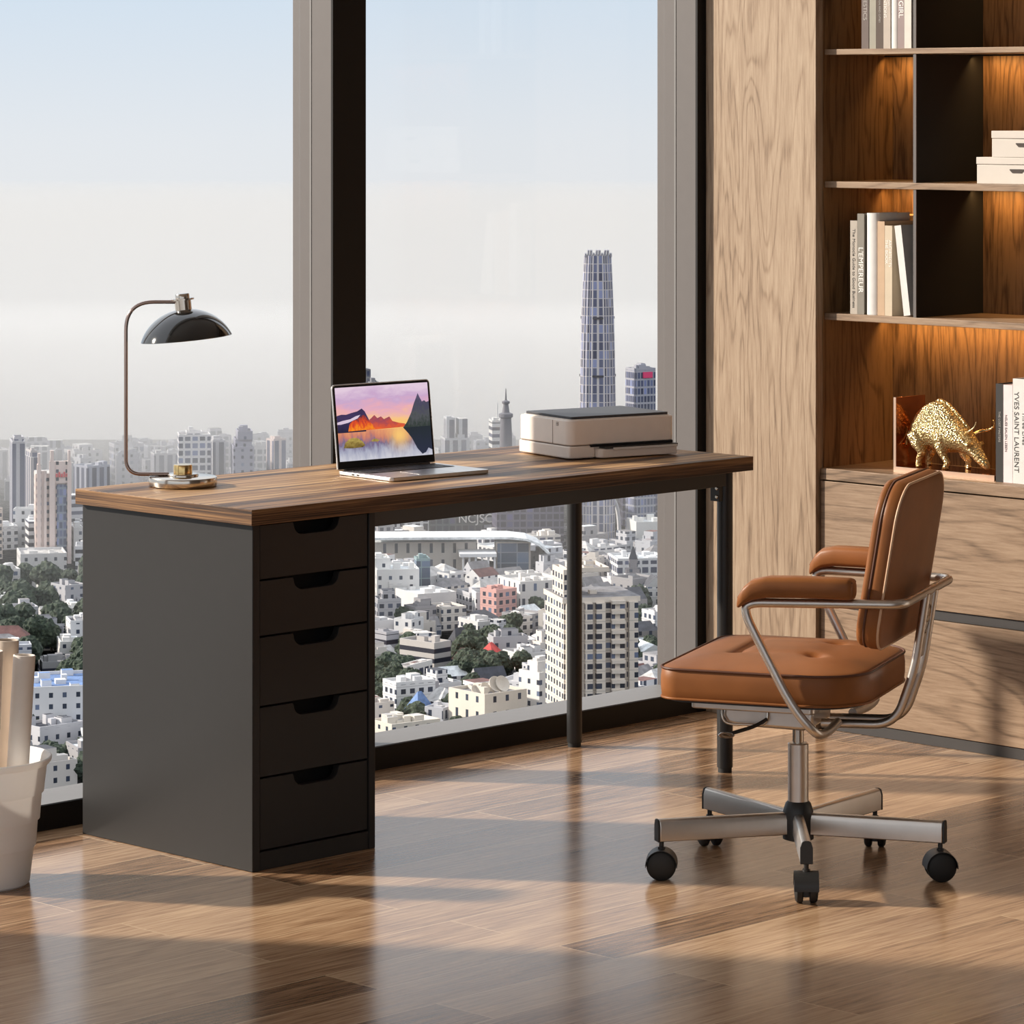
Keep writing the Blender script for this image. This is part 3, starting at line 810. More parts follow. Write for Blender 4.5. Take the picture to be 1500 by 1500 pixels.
ivy = cover('ivory_cover', (206, 200, 191)); wht = cover('white_cover', (212, 209, 205)); 
book('brown-grey book with a faint grey title, first on the upper shelf', .2145, .1915, Z3, .262, cover('umber_cover', (98, 84, 78)), group=g1, titles=[('THE DOMESTICS', .017, 0, .135, TM_GREY)])
book('plain sage-grey book on the upper shelf', .189, .168, Z3, .258, cover('sage_cover', (150, 146, 132)), group=g1)
book('dark brown book with tiny grey print on the upper shelf', .1675, .1445, Z3, .265, cover('espresso_cover', (74, 58, 46)), group=g1, titles=[('A JOURNAL OF DESIGN AND CITIES', .008, 0, .13, TM_GREY)])
book('taupe book with white two-line title on the upper shelf', .144, .1215, Z3, .255, cover('taupe_cover', (178, 166, 154)), group=g1, titles=[('INVENTIONS', .013, .0055, .115, TM_WHITE), ('LES GRANDES', .009, -.006, .135, TM_WHITE)])
book('plain white book between the taupe and mauve books', .121, .1000, Z3, .26, wht, group=g1, rnd=.004)
book('mauve-grey book lettered ME GIRL on the upper shelf', .0985, .078, Z3, .257, cover('mauve_cover', (142, 124, 122)), group=g1, titles=[('ME GIRL', .021, 0, .114, TM_WHITE)])
book('plain pale ivory book next to the dark block on the upper shelf', .0775, .0555, Z3, .262, ivy, group=g1)
book('thick dark brown book against the upper black divider', .0105, -.0055, Z3, .25, cover('dark_umber', (62, 48, 38)), x=2.19, group=g1)
book('slim grey-beige book with black title line, first on the middle shelf', .251, .2285, Z2, .236, cover('stone_cover', (172, 162, 150)), group=g2, titles=[('The Monocle Guide to Good Business', .0128, 0, .115, TM_BLACK)])
book('grey book with spaced white capitals on the middle shelf', .228, .2062, Z2, .254, cover('grey_cover', (126, 120, 110)), group=g2, titles=[("L'EMPEREUR", .0215, 0, .112, TM_WHITE)])
book('thick white round-backed book on the middle shelf', .2045, .1635, Z2, .256, wht, group=g2, rnd=.012)
book('plain camel-coloured book on the middle shelf', .1625, .1405, Z2, .236, cover('camel_cover', (186, 156, 126)), group=g2)
book('sand-coloured book with white lettering at its top', .1395, .1165, Z2, .226, cover('sand_cover', (196, 180, 156)), group=g2, titles=[('THE BOOK', .0125, .0055, .160, TM_WHITE), ('ARCHITECTS', .0115, -.0055, .156, TM_WHITE)])
book('thin white book leaning against the dark block', .079, .0585, Z2 + .0030, .226, wht, group=g2, lean=-R(7.6))
dk = thing('storage_box', 'wide dark brown box behind the leaning white book', 'box', (2.325, .112, Z2))
bm = new(); box(bm, 0, .112, -.115, .140, 0, .196); obj('body', bm, cover('dark_binder', (58, 44, 36)), dk, bevel=.001)
bm = new(); box(bm, -.001, .113, -.116, .141, .1965, .2235); obj('lid', bm, cover('dark_lid', (66, 52, 43)), dk, bevel=.001)
book('black book with tiny white print next to the bull', -.2385, -.2605, Z1, .240, cover('black_cover', (34, 30, 28)), x=2.2, group=g3, titles=[('THE LOST MASTERS', .0085, 0, .135, TM_GREY)])
book('white and pink book with small black capitals', -.2615, -.289, Z1, .2385, cover('blush_cover', (226, 208, 208)), x=2.2, group=g3, titles=[('NEUES BAUEN LEBEN', .0095, .006, .12, TM_BLACK)])
book('large white book with big black lettering on the counter', -.290, -.345, Z1, .255, wht, x=2.2, depth=.2, group=g3, titles=[('YVES SAINT LAURENT', .020, .017, .125, TM_BLACK), ('Three Lives', .017, -.006, .135, TM_BLACK)])
# round wooden lid lying across the books
o = thing('round_wooden_box', 'round pale wooden box lying on top of the wide dark box', 'box', (2.382, .196, 1.2767))
ash = plain('ash_wood', srgb(206, 168, 122), .5, var=.08)
bm = new(); lathe(bm, [(.050, .0), (.052, .0015), (.052, .010), (.0512, .0105), (.0512, .0111), (.052, .0116), (.052, .0215), (.050, .023), (.005, .023)], n=56); obj('drum', bm, ash, o, smooth=30)

# ------------------------------------------------------------------ storage boxes
linen = plain('off_white_linen_board', srgb(204, 196, 187), .75, var=.02, bump=.2)
def crate(label, x, ya, w, z0, h, lid):
    o = thing('storage_box', label, 'box', (x, ya, z0), group='lidded boxes on the shelf')
    bm = new(); box(bm, 0, .17, -w, 0, 0, h - lid); obj('body', bm, linen, o, bevel=.0012)
    bm = new(); box(bm, -.0012, .1712, -w - .001, .001, h - lid + .0012, h); obj('lid', bm, linen, o, bevel=.001)
    yc = -w / 2; zz = h - lid - .014
    bm = new(); rings(bm, [[(xx, yc + y, zz + z) for y, z in ((.022, .004), (.022, .0015), (.014, -.0055), (-.014, -.0055), (-.022, .0015), (-.022, .004))] for xx in (-.0012, .0006)])
    h_ = obj('pull', bm, plain('dark_pull', srgb(64, 52, 44), .4), o)
crate('wide white lidded box standing on the shelf', 2.222, -.164, .245, 1.3876, .0655, .0185)
crate('smaller white lidded box on top of the wide one', 2.222, -.210, .19, 1.4535, .0645, .0195)

# ------------------------------------------------------------------ golden bull bookend
copper = plain('polished_copper', (.70, .34, .20), .14, 1, var=.03)
copper_edge = plain('copper_edge', (.86, .58, .42), .3, 1, var=.02)
be = thing('bull_bookend', 'golden hammered charging bull on an L-shaped copper bookend', 'bookend', (2.21, .083, .6606))
bm = new(); box(bm, 0, .118, -.310, .004, 0, .0135); obj('base_plate', bm, copper, be, bevel=.0006)
bm = new(); box(bm, 0, .118, -.0035, .004, .0137, .187); obj('upright_plate', bm, copper, be, bevel=.0006)
bm = new(); box(bm, -.0010, 0, -.310, .004, 0, .0135); box(bm, -.001, 0, -.0035, .004, .0136, .187); obj('front_edge', bm, copper_edge, be)
def gold_mat():
    m = N('hammered_gold'); v = m.coords()
    vo = m.n('TexVoronoi', feature='F1'); m.l(v, vo.inputs['Vector']); vo.inputs['Scale'].default_value = 230
    c = m.ramp(vo.outputs['Distance'], [(.1, (.86, .70, .38)), (.8, (.55, .40, .18))])
    m.set(m.b, Base_Color=c, Roughness=.30, Metallic=1.0); m.bump(vo.outputs['Distance'], .9, .003); return m.m
gold = gold_mat(); gold_s = plain('smooth_gold', (.82, .62, .34), .22, 1, var=.04)
def bull():
    # side profile along -y (head away from the upright): (s, z_bottom, z_top, half width, x offset)
    X0 = .058
    secs = [(.012, .088, .118, .012), (.018, .074, .132, .024), (.030, .064, .150, .034), (.050, .060, .166, .040), (.075, .058, .178, .043), (.098, .054, .183, .043),
            (.122, .052, .175, .043), (.146, .054, .156, .041), (.170, .056, .134, .036), (.190, .052, .114, .030), (.206, .043, .096, .024), (.220, .030, .078, .019), (.234, .021, .058, .014), (.244, .017, .042, .0115), (.249, .019, .034, .007)]
    bm = new(); rs = []
    for s, zb, zt_, w in secs:
        zc, hz = (zb + zt_) / 2, (zt_ - zb) / 2
        ring = []
        for k in range(24):
            t = 2 * pi * k / 24
            ww = w * (1.0 - .28 * max(0, sin(t)))
            ring.append((X0 + ww * cos(t), -s - .003 * 0, zc + hz * sin(t)))
        rs.append(ring)
    rings(bm, rs)
    def leg(pts, n=12):
        r2 = []
        P = [Vector(p[:3]) for p in pts]; rad_ = [p[3] for p in pts]
        tube(bm, P, rad_, n)
    zb = .0138
    leg([(X0 - .024, -.040, .100, .026), (X0 - .028, -.052, .070, .019), (X0 - .028, -.062, .050, .011), (X0 - .027, -.052, .034, .008), (X0 - .027, -.050, .022, .0072), (X0 - .029, -.054, zb, .0095)])
    leg([(X0 + .024, -.034, .100, .026), (X0 + .030, -.044, .066, .017), (X0 + .030, -.050, .048, .010), (X0 + .030, -.040, .034, .008), (X0 + .030, -.036, .022, .0072), (X0 + .030, -.041, zb, .0095)])
    leg([(X0 - .024, -.120, .100, .024), (X0 - .028, -.122, .066, .016), (X0 - .028, -.130, .046, .010), (X0 - .027, -.142, .030, .0085), (X0 - .029, -.136, .020, .0075), (X0 - .031, -.138, zb, .0100)])
    leg([(X0 + .024, -.140, .100, .022), (X0 + .028, -.146, .066, .015), (X0 + .028, -.150, .046, .010), (X0 + .028, -.166, .032, .0085), (X0 + .028, -.162, .021, .0075), (X0 + .028, -.166, zb, .0095)])
    # ears and muzzle
    for s in (-1, 1): leg([(X0 + s * .016, -.208, .078, .006), (X0 + s * .030, -.206, .080, .0055), (X0 + s * .038, -.205, .076, .002)], 8)
    o = obj('bull', bm, gold, be)
    rm = o.modifiers.new('remesh', 'REMESH'); rm.mode = 'VOXEL'; rm.voxel_size = .0026; rm.use_smooth_shade = True
    sm = o.modifiers.new('smooth', 'SMOOTH'); sm.iterations = 5; sm.factor = .5
    for s in (-1, 1):
        bm = new(); pts = smooth_path([(X0 + s * .008, -.196, .103), (X0 + s * .030, -.200, .110), (X0 + s * .044, -.218, .112), (X0 + s * .042, -.236, .124), (X0 + s * .034, -.236, .138)], .02, 5)
        tube(bm, pts, [.0052 * (1 - .75 * i / (len(pts) - 1)) for i in range(len(pts))], 10); obj('horn', bm, gold_s, o, smooth=60)
    bm = new(); pts = smooth_path([(X0, -.018, .112), (X0 - .006, -.006, .104), (X0 - .018, -.006, .082), (X0 - .030, -.014, .066)], .012, 5)
    tube(bm, pts, [.0045, ] + [.003] * (len(pts) - 3) + [.005, .002], 8); obj('tail', bm, gold_s, o, smooth=60)
    bm = new(); r0 = []
    for k in range(13):
        s = .084 + k * .0085; i = max(j for j in range(len(secs) - 1) if secs[j][0] <= s); a, b = secs[i], secs[i + 1]; t = (s - a[0]) / (b[0] - a[0])
        r0.append((X0, -s, a[2] + (b[2] - a[2]) * t - .0015))
    tube(bm, r0, [.002] + [.0055] * 11 + [.002], 8); mn = obj('mane', bm, gold, o, smooth=60)
bull()
# ------------------------------------------------------------------ text curves become meshes
bpy.context.view_layer.update()
for o in [x for x in bpy.data.objects if x.type == 'FONT']:
    me = bpy.data.meshes.new_from_object(o); n_ = o.name
    me.materials.clear(); me.materials.append(o.data.materials[0])
    q = bpy.data.objects.new('tmp', me); C.objects.link(q); q.parent = o.parent; q.matrix_local = o.matrix_local.copy()
    bpy.data.objects.remove(o); q.name = n_

# ------------------------------------------------------------------ the city below
random.seed(11)
GZ = -200.0
def facade(name, W, H, a, b, glass_c=(60, 68, 84), lit=.35, rough=.45, edge=None):
    """walls in the object's own colour with a grid of windows (UV in metres)"""
    m = N(name)
    uv = m.n('UVMap'); sp = m.n('SeparateXYZ'); m.l(uv.outputs[0], sp.inputs[0])
    u = m.math('DIVIDE', sp.outputs[0], W); v = m.math('DIVIDE', sp.outputs[1], H)
    fu = m.math('ABSOLUTE', m.math('SUBTRACT', m.math('FRACT', u), .5)); fv = m.math('ABSOLUTE', m.math('SUBTRACT', m.math('FRACT', v), .5))
    mask = m.math('MULTIPLY', m.math('LESS_THAN', fu, a), m.math('LESS_THAN', fv, b))
    cx = m.n('CombineXYZ'); m.l(m.math('FLOOR', u), cx.inputs[0]); m.l(m.math('FLOOR', v), cx.inputs[1])
    wn = m.n('TexWhiteNoise', noise_dimensions='3D'); m.l(cx.outputs[0], wn.inputs['Vector'])
    g = srgb(*glass_c)
    win = m.ramp(wn.outputs['Value'], [(.0, tuple(x * .45 for x in g)), (.7, g), (1, tuple(min(.8, x * (1 + lit * 6)) for x in g))])
    oi = m.n('ObjectInfo')
    nz = m.noise(m.coords('Object', (.05, .05, .02)), 3.0, 4, .6)
    wall = m.mix(m.math('MULTIPLY', nz, .35), oi.outputs['Color'], (.30, .29, .28))
    if edge:
        ln = m.math('GREATER_THAN', fv, edge); wall = m.mix(m.math('MULTIPLY', ln, .35), wall, (.12, .12, .13))
    m.set(m.b, Base_Color=m.mix(mask, wall, win), Roughness=rough)
    m.b.inputs['Specular IOR Level'].default_value = .25
    return m.m
FAC = {
    'apt': facade('apartment_windows', 3.3, 3.0, .27, .27, edge=.46),
    'grid': facade('grid_facade', 3.6, 3.6, .36, .33, (66, 74, 98)),
    'ribbon': facade('ribbon_facade', 400, 3.4, .6, .24, (52, 54, 66)),
    'vert': facade('rib_facade', 4.2, 300, .30, .6, (96, 100, 120), .1),
    'vertw': facade('white_rib_facade', 3.6, 4.0, .30, .42, (46, 50, 66)),
    'curtain': facade('curtain_facade', 1.7, 3.6, .38, .38, (84, 92, 122), .25, .3),
    'super': facade('skyscraper_facade', 1.4, 3.9, .32, .46, (104, 110, 136), .15, .3),
    'dark': facade('dark_facade', 3.0, 3.3, .40, .36, (44, 42, 62), .7, .4),
    'small': facade('punched_facade', 4.2, 3.5, .15, .22),
    'tall': facade('tall_window_facade', 5.0, 7.0, .13, .30),
    'glass': facade('glass_front', 7.0, 4.5, .47, .46, (92, 108, 130), .2, .25),
    'plain': facade('blank_facade', 60, 60, .0, .0),
}
def roofm(name, c, rough=.8):
    m = N(name); nz = m.noise(m.coords('Object', (1, 1, 1)), .35, 4, .65)
    c = srgb(*c); m.set(m.b, Base_Color=m.ramp(nz, [(.3, tuple(x * .6 for x in c)), (.7, tuple(min(1, x * 1.25) for x in c))]), Roughness=rough); return m.m
ROOF = {'grey': roofm('grey_roof', (128, 126, 128)), 'pale': roofm('pale_roof', (190, 188, 186)), 'dark': roofm('slate_roof', (70, 72, 80)),
        'red': roofm('red_roof', (188, 72, 70)), 'brown': roofm('brown_tile_roof', (112, 80, 76)), 'blue': roofm('blue_roof', (104, 132, 178)), 'white': roofm('white_roof', (226, 230, 234))}

def ground(px, py, z=GZ):
    r = (px - 750) / F_PX; u = -(py - Y_HOR) / F_PX
    return CAM + (FW + RT * r + Vector((0, 0, u))) * ((z - CAM.z) / u)
def depth(p): return (p - CAM).dot(FW)
def z_at(d, py): return CAM.z - (py - Y_HOR) * d / F_PX

def cbox(bm, uvl, M, w, d, z0, z1, wall=0, roof=1, x0=0, y0=0, top=True, gable=0, hip=0, u0=None):
    """box in the building's own axes; UVs in metres"""
    x1, y1 = x0 + w, y0 + d
    u0 = random.uniform(0, 50) if u0 is None else u0
    P = [(x0, y0), (x1, y0), (x1, y1), (x0, y1)]
    b = [bm.verts.new(M @ Vector((x, y, z0))) for x, y in P]; t = [bm.verts.new(M @ Vector((x, y, z1))) for x, y in P]
    u = u0
    for i in range(4):
        j = (i + 1) % 4; L = w if i % 2 == 0 else d
        f = bm.faces.new((b[i], b[j], t[j], t[i])); f.material_index = wall
        nW = 1
        for lp, q in zip(f.loops, ((u0, 0), (u0 + L, 0), (u0 + L, z1 - z0), (u0, z1 - z0))): lp[uvl].uv = q
    if gable or hip:
        ov = .4
        if gable:
            if w >= d: r = [((x0, (y0 + y1) / 2)), ((x1, (y0 + y1) / 2))]
            else: r = [(((x0 + x1) / 2, y0)), (((x0 + x1) / 2, y1))]
            hh = gable
        else:
            k = min(w, d) * .42
            if w >= d: r = [(x0 + k, (y0 + y1) / 2), (x1 - k, (y0 + y1) / 2)]
            else: r = [((x0 + x1) / 2, y0 + k), ((x0 + x1) / 2, y1 - k)]
            hh = hip
        R0, R1 = [bm.verts.new(M @ Vector((x, y, z1 + hh))) for x, y in r]
        if w >= d: fs = [(t[0], t[1], R1, R0), (t[2], t[3], R0, R1), (t[1], t[2], R1), (t[3], t[0], R0)]
        else: fs = [(t[1], t[2], R1, R0), (t[3], t[0], R0, R1), (t[0], t[1], R0), (t[2], t[3], R1)]
        for k, q in enumerate(fs):
            f = bm.faces.new(q); f.material_index = roof if (hip or k < 2) else wall
    elif top:
        f = bm.faces.new(t); f.material_index = roof
        for lp, (x, y) in zip(f.loops, P): lp[uvl].uv = (x, y)

def parapet(bm, uvl, M, w, d, z, x0=0, y0=0, h=1.0, t=.5, wall=2):
    for a in ((w, t, 0, 0), (w, t, 0, d - t), (t, d - 2 * t, 0, t), (t, d - 2 * t, w - t, t)):
        cbox(bm, uvl, M, a[0], a[1], z, z + h, wall, wall, x0 + a[2], y0 + a[3])

def clutter(bm, uvl, M, w, d, z, n, x0=0, y0=0):
    for _ in range(n):
        a, b, h = random.uniform(1.5, 4), random.uniform(1.5, 4), random.uniform(1, 3)
        if a > w * .6 or b > d * .6: continue
        cbox(bm, uvl, M, a, b, z, z + h, 2, random.choice((1, 2)), x0 + random.uniform(.8, w - a - .8), y0 + random.uniform(.8, d - b - .8))

USED = []; RECTS = []
def finish(name, bm, style, roof, col, label, loc, group=None, cat='building', M=None):
    bmesh.ops.recalc_face_normals(bm, faces=bm.faces)
    me = bpy.data.meshes.new(name); bm.to_mesh(me); bm.free()
    for k in (FAC[style], ROOF[roof], FAC['plain']): me.materials.append(k)
    o = bpy.data.objects.new(name, me); C.objects.link(o); o.location = loc; o.color = (*[q * .78 for q in srgb(*col)], 1)
    return tag(o, label, cat, group)

def new_uv():
    bm = new(); return bm, bm.loops.layers.uv.new('UVMap')

def frame(px, yb, alpha):
    """near corner on the ground and the building axes: +x along the right-hand face, +y along the left-hand one"""
    p = ground(px, yb); a = R(alpha)
    ex = RT * cos(a) + FW * sin(a)
    ang = math.atan2(ex.y, ex.x)
    return p, Matrix.Rotation(ang, 4, 'Z'), depth(p)

def building(label, px, yb, ytop, wl, wr, style='apt', col=(225, 224, 222), roof='grey', alpha=45, deep=None, tiers=(), extra=None, n=4, group=None, gable=0, hip=0, para=True, name='building', cat='building'):
    p, Mr, d = frame(px, yb, alpha); k = d / F_PX; a = R(alpha)
    w = wr * k / cos(a); l = wl * k / max(.2, sin(a)) if deep is None else deep
    h = z_at(d, ytop) - GZ
    bm, uvl = new_uv()
    cbox(bm, uvl, Mr, w, l, 0, h, gable=gable, hip=hip)
    if not (gable or hip):
        if para and min(w, l) > 4: parapet(bm, uvl, Mr, w, l, h)
        clutter(bm, uvl, Mr, w, l, h, n)
    for (fx, fy, fw, fl, yt) in tiers:
        zt_ = z_at(d + 5, yt) - GZ
        cbox(bm, uvl, Mr, w * fw, l * fl, h - .02, zt_, 0, 1, w * fx, l * fy)
        parapet(bm, uvl, Mr, w * fw, l * fl, zt_, w * fx, l * fy)
        clutter(bm, uvl, Mr, w * fw, l * fl, zt_, 2, w * fx, l * fy); h = zt_
    if extra: extra(bm, uvl, Mr, w, l, h)
    o = finish(name, bm, style, roof, col, label, p, group, cat)
    c = p + Mr @ Vector((w / 2, l / 2, 0)); USED.append((c.x, c.y, math.hypot(w, l) / 2)); RECTS.append((px - wl, px + wr, ytop, yb))
    return o

# --- ground
gm = N('city_ground_surface'); gv = gm.coords('Object', (1, 1, 1))
g1_ = gm.noise(gv, .02, 5, .65); g2_ = gm.noise(gv, .35, 3, .7)
gc = gm.ramp(gm.math('ADD', gm.math('MULTIPLY', g1_, .5), gm.math('MULTIPLY', g2_, .5)), [(.36, srgb(52, 58, 54)), (.46, srgb(104, 104, 106)), (.56, srgb(160, 158, 158)), (.68, srgb(206, 204, 202))])
gm.set(gm.b, Base_Color=gc, Roughness=.9)
bm = new()
gp = [CAM + FW * dd + RT * rr for dd, rr in ((820, -420), (820, 320), (2140, 1000), (2140, -1000))]
bm.faces.new([bm.verts.new((p.x, p.y, GZ)) for p in gp])
bmesh.ops.solidify(bm, geom=bm.faces[:], thickness=2.0)
for v in bm.verts: v.co.z = GZ if v.co.z > GZ - .5 else GZ - 2
o = obj('city_ground', bm, gm.m); o['kind'] = 'structure'

# --- prominent buildings seen through window 1
building('tall grey tower with vertical ribs at the edge of the left pane', 18, 796, 650, 18, 18, 'vert', (190, 190, 198), 'pale', 12, deep=18, tiers=((.2, .2, .75, .6, 643),))
building('narrower ribbed tower half behind the pink twin towers', 45, 780, 670, 9, 11, 'vert', (200, 194, 196), 'pale', 20, deep=14, tiers=((.1, .1, .8, .8, 662),))
building('bluish slab tower rising over the left end of the desk', 128, 772, 686, 24, 30, 'vert', (176, 180, 196), 'pale', 40)
building('pale hazy block behind the bluish slab tower', 118, 735, 674, 13, 16, 'small', (196, 198, 208), 'pale', 30)
building('white banded mid-rise in front of the ribbed tower', 42, 815, 764, 4, 12, 'ribbon', (236, 236, 238), 'white', 15, deep=12)
building('white block at the foot of the pink tower', 108, 822, 776, 4, 14, 'small', (238, 238, 238), 'white', 15, deep=14)
def pink_tower():
    p, Mr, d = frame(52, 826, 10); k = d / F_PX
    X = lambda px: (px - 52) * k
    Z = lambda y: z_at(d, y) - GZ
    bm, uvl = new_uv()
    cbox(bm, uvl, Mr, X(104), 16, 0, Z(694), 0, 1)
    for a, b, t in ((54, 60, 664), (64, 68, 690), (72, 80, 660), (98, 104, 660)):
        cbox(bm, uvl, Mr, X(b) - X(a), 3, 0, Z(t + 16), 0, 0, X(a), -2)
        cbox(bm, uvl, Mr, (X(b) - X(a)) * .6, 2.4, Z(t + 16), Z(t), 2, 2, X(a) + (X(b) - X(a)) * .2, -1.6)
    cbox(bm, uvl, Mr, X(98) - X(80), 2, Z(708), Z(676), 0, 0, X(80), -1)
    cbox(bm, uvl, Mr, X(68) - X(60), 2, 0, Z(690), 0, 0, X(60), -1)
    o = finish('building', bm, 'small', 'pale', (250, 228, 220), 'pinkish white twin tower with spiky piers and a red sign', p)
    bm, uvl = new_uv(); cbox(bm, uvl, Mr, X(97) - X(83), .6, Z(812), Z(710), 0, 0, X(83), -.8)
    g = obj('glass_panel', bm, FAC['curtain'], o); g.color = (*srgb(120, 136, 156), 1)
    bm, uvl = new_uv()
    for i in range(6): cbox(bm, uvl, Mr, .8, .4, Z(699), Z(694) + (.7 if i % 2 else 0), 0, 0, X(80) + .4 + i * 1.1, -1.6)
    obj('sign', bm, plain('red_sign', srgb(200, 60, 70), .5), o)
    USED.append((p.x, p.y, 18))
pink_tower()
building('long white podium at the foot of the towers', 30, 838, 815, 36, 66, 'small', (236, 234, 234), 'pale', 12, deep=22)
building('white apartment row with dark windows below the podium', -6, 868, 838, 14, 34, 'apt', (238, 236, 236), 'pale', 20, deep=16)
building('curved white villa among the trees', 56, 872, 855, 10, 20, 'ribbon', (236, 234, 232), 'white', 20, deep=12)
building('white balcony block under the dark trees', -4, 905, 880, 10, 28, 'ribbon', (234, 234, 236), 'pale', 10, deep=16)
building('white blank house beside the cabinet edge', 88, 968, 944, 6, 30, 'small', (240, 238, 236), 'white', 12, deep=14)
building('white terrace house stepping up to the cabinet', 98, 925, 895, 20, 26, 'small', (238, 236, 234), 'white', 25)
def mall(bm, uvl, M, w, l, h):
    cbox(bm, uvl, M, w, 9, 7.0, 7.8, 2, 1, 0, -9)
    for i in range(10): cbox(bm, uvl, M, .8, .8, 0, 7.0, 2, 2, w * (i + .5) / 10, -8.6)
building('long white commercial building with a flat street canopy', 36, 1112, 1012, 40, 150, 'small', (240, 240, 242), 'blue', 14, deep=30, extra=mall, n=12)
building('grey flat-roofed shed behind the commercial building', 62, 990, 974, 16, 70, 'ribbon', (170, 170, 172), 'grey', 14, deep=14)

# --- skyline above the tabletop
building('white grid-fronted tower behind the lamp', 262, 756, 640, 5, 46, 'grid', (244, 242, 244), 'pale', 8, deep=16, tiers=((.25, .2, .5, .6, 635),))
building('pale slim tower next to the grid-fronted tower', 312, 750, 648, 5, 18, 'vert', (206, 206, 214), 'pale', 20, deep=12)
building('lilac stepped tower between lamp and mullion', 342, 760, 658, 3, 30, 'small', (164, 164, 184), 'pale', 8, deep=20, tiers=((.1, .1, .8, .8, 646), (.22, .1, .72, .8, 634)))
building('pink and white tower with black vertical windows', 401, 752, 646, 12, 17, 'vert', (238, 220, 216), 'pale', 40, tiers=((.2, .2, .5, .5, 642),))
building('dark slim tower peeping out beside the black mullion', 536, 760, 541, 2, 7, 'curtain', (110, 112, 122), 'dark', 15, deep=8)
building('low dark shoulder block beside the slim tower', 543, 762, 563, 2, 13, 'dark', (120, 122, 132), 'dark', 15, deep=8)
building('pale twin-topped tower between laptop and printer', 652, 745, 645, 5, 36, 'vert', (214, 216, 222), 'pale', 10, deep=14, tiers=((.08, .1, .36, .7, 614),), extra=lambda bm, u, M, w, l, h: cbox(bm, u, M, w * .36, l * .7, h - 14, h + .4, 0, 1, w * .58, l * .1))
building('black and white banded tower beside the printer', 721, 756, 619, 1, 15, 'ribbon', (236, 236, 236), 'white', 10, deep=10,
         extra=lambda bm, u, M, w, l, h: cbox(bm, u, M, .5, .5, h, h + 9, 2, 2, w * .6, l * .4))
def spire():
    p, Mr, d = frame(741, 770, 0); k = d / F_PX
    bm = new(); z = lambda y: z_at(d, y) - GZ
    lathe(bm, [(3.4, 0), (3.0, z(640)), (2.6, z(612)), (3.4, z(611)), (3.4, z(606)), (1.8, z(604)), (1.2, z(592)), (1.9, z(591)), (1.9, z(588)), (.5, z(586)), (.15, z(569))], n=16)
    o = obj('broadcast_tower', bm, FAC['plain'], None, smooth=40); o.location = p; o.color = (*srgb(96, 96, 106), 1)
    tag(o, 'dark broadcast tower with a needle spire behind the printer', 'tower')
spire()
def supertall():
    p, Mr, d = frame(876, 805, 0); k = d / F_PX
    bm, uvl = new_uv(); Z = lambda y: z_at(d, y) - GZ
    n = 40; lev = [(805, 25.5), (600, 26.6), (520, 25.4), (470, 24.2), (420, 22.3), (375, 20.2)]
    V = []
    for y, hw in lev:
        ring = []
        for i in range(n):
            t = 2 * pi * i / n
            c_, s_ = cos(t), sin(t); e = .55
            rr = hw * k * (1.0 if i % 2 else .955)
            ring.append(bm.verts.new(Mr @ Vector((rr * math.copysign(abs(c_) ** e, c_), rr * math.copysign(abs(s_) ** e, s_) + 8, Z(y)))))
        V.append(ring)
    for a in range(len(V) - 1):
        for i in range(n):
            j = (i + 1) % n
            f = bm.faces.new((V[a][i], V[a][j], V[a + 1][j], V[a + 1][i])); f.material_index = 0
            u = i * 1.4
            for lp, q in zip(f.loops, ((u, Z(lev[a][0])), (u + 1.4, Z(lev[a][0])), (u + 1.4, Z(lev[a + 1][0])), (u, Z(lev[a + 1][0])))): lp[uvl].uv = q
    f = bm.faces.new(V[-1]); f.material_index = 1
    o = finish('skyscraper', bm, 'super', 'pale', (222, 216, 216), 'tapering ribbed skyscraper standing far above the skyline', p, cat='skyscraper')
    for name, y0, y1, s in (('mechanical_floor', 468, 465, 24.6), ('mechanical_floor', 553, 550, 26.4)):
        bm = new(); lathe(bm, [(s * k * 1.02, Z(y0)), (s * k * 1.02, Z(y1))], (0, 8, 0), 40, M=Mr); obj(name, bm, ROOF['dark'], o)
    bm, u2 = new_uv()
    for i in range(10):
        t = i / 9
        cbox(bm, u2, Mr, .8, 10, Z(377), Z(372) + (1.5 if i % 3 else 0), 0, 0, (-19 + 37 * t) * k, 3)
    cr_ = obj('crown', bm, FAC['plain'], o); cr_.color = (*srgb(150, 150, 160), 1)
    USED.append((p.x, p.y, 14))
supertall()
ob = building('grey and blue block with a red roof sign beside the skyscraper', 932, 800, 543, 15, 29, 'curtain', (176, 178, 190), 'grey', 30, n=6)
pB, MB_, dB = frame(932, 800, 30)
bm, u3 = new_uv(); hB = z_at(dB, 543) - GZ; cbox(bm, u3, MB_, 5, .5, hB - 3.5, hB - .8, 0, 0, 3.5, -.5); obj('sign', bm, plain('magenta_sign', srgb(214, 60, 110), .5), ob)

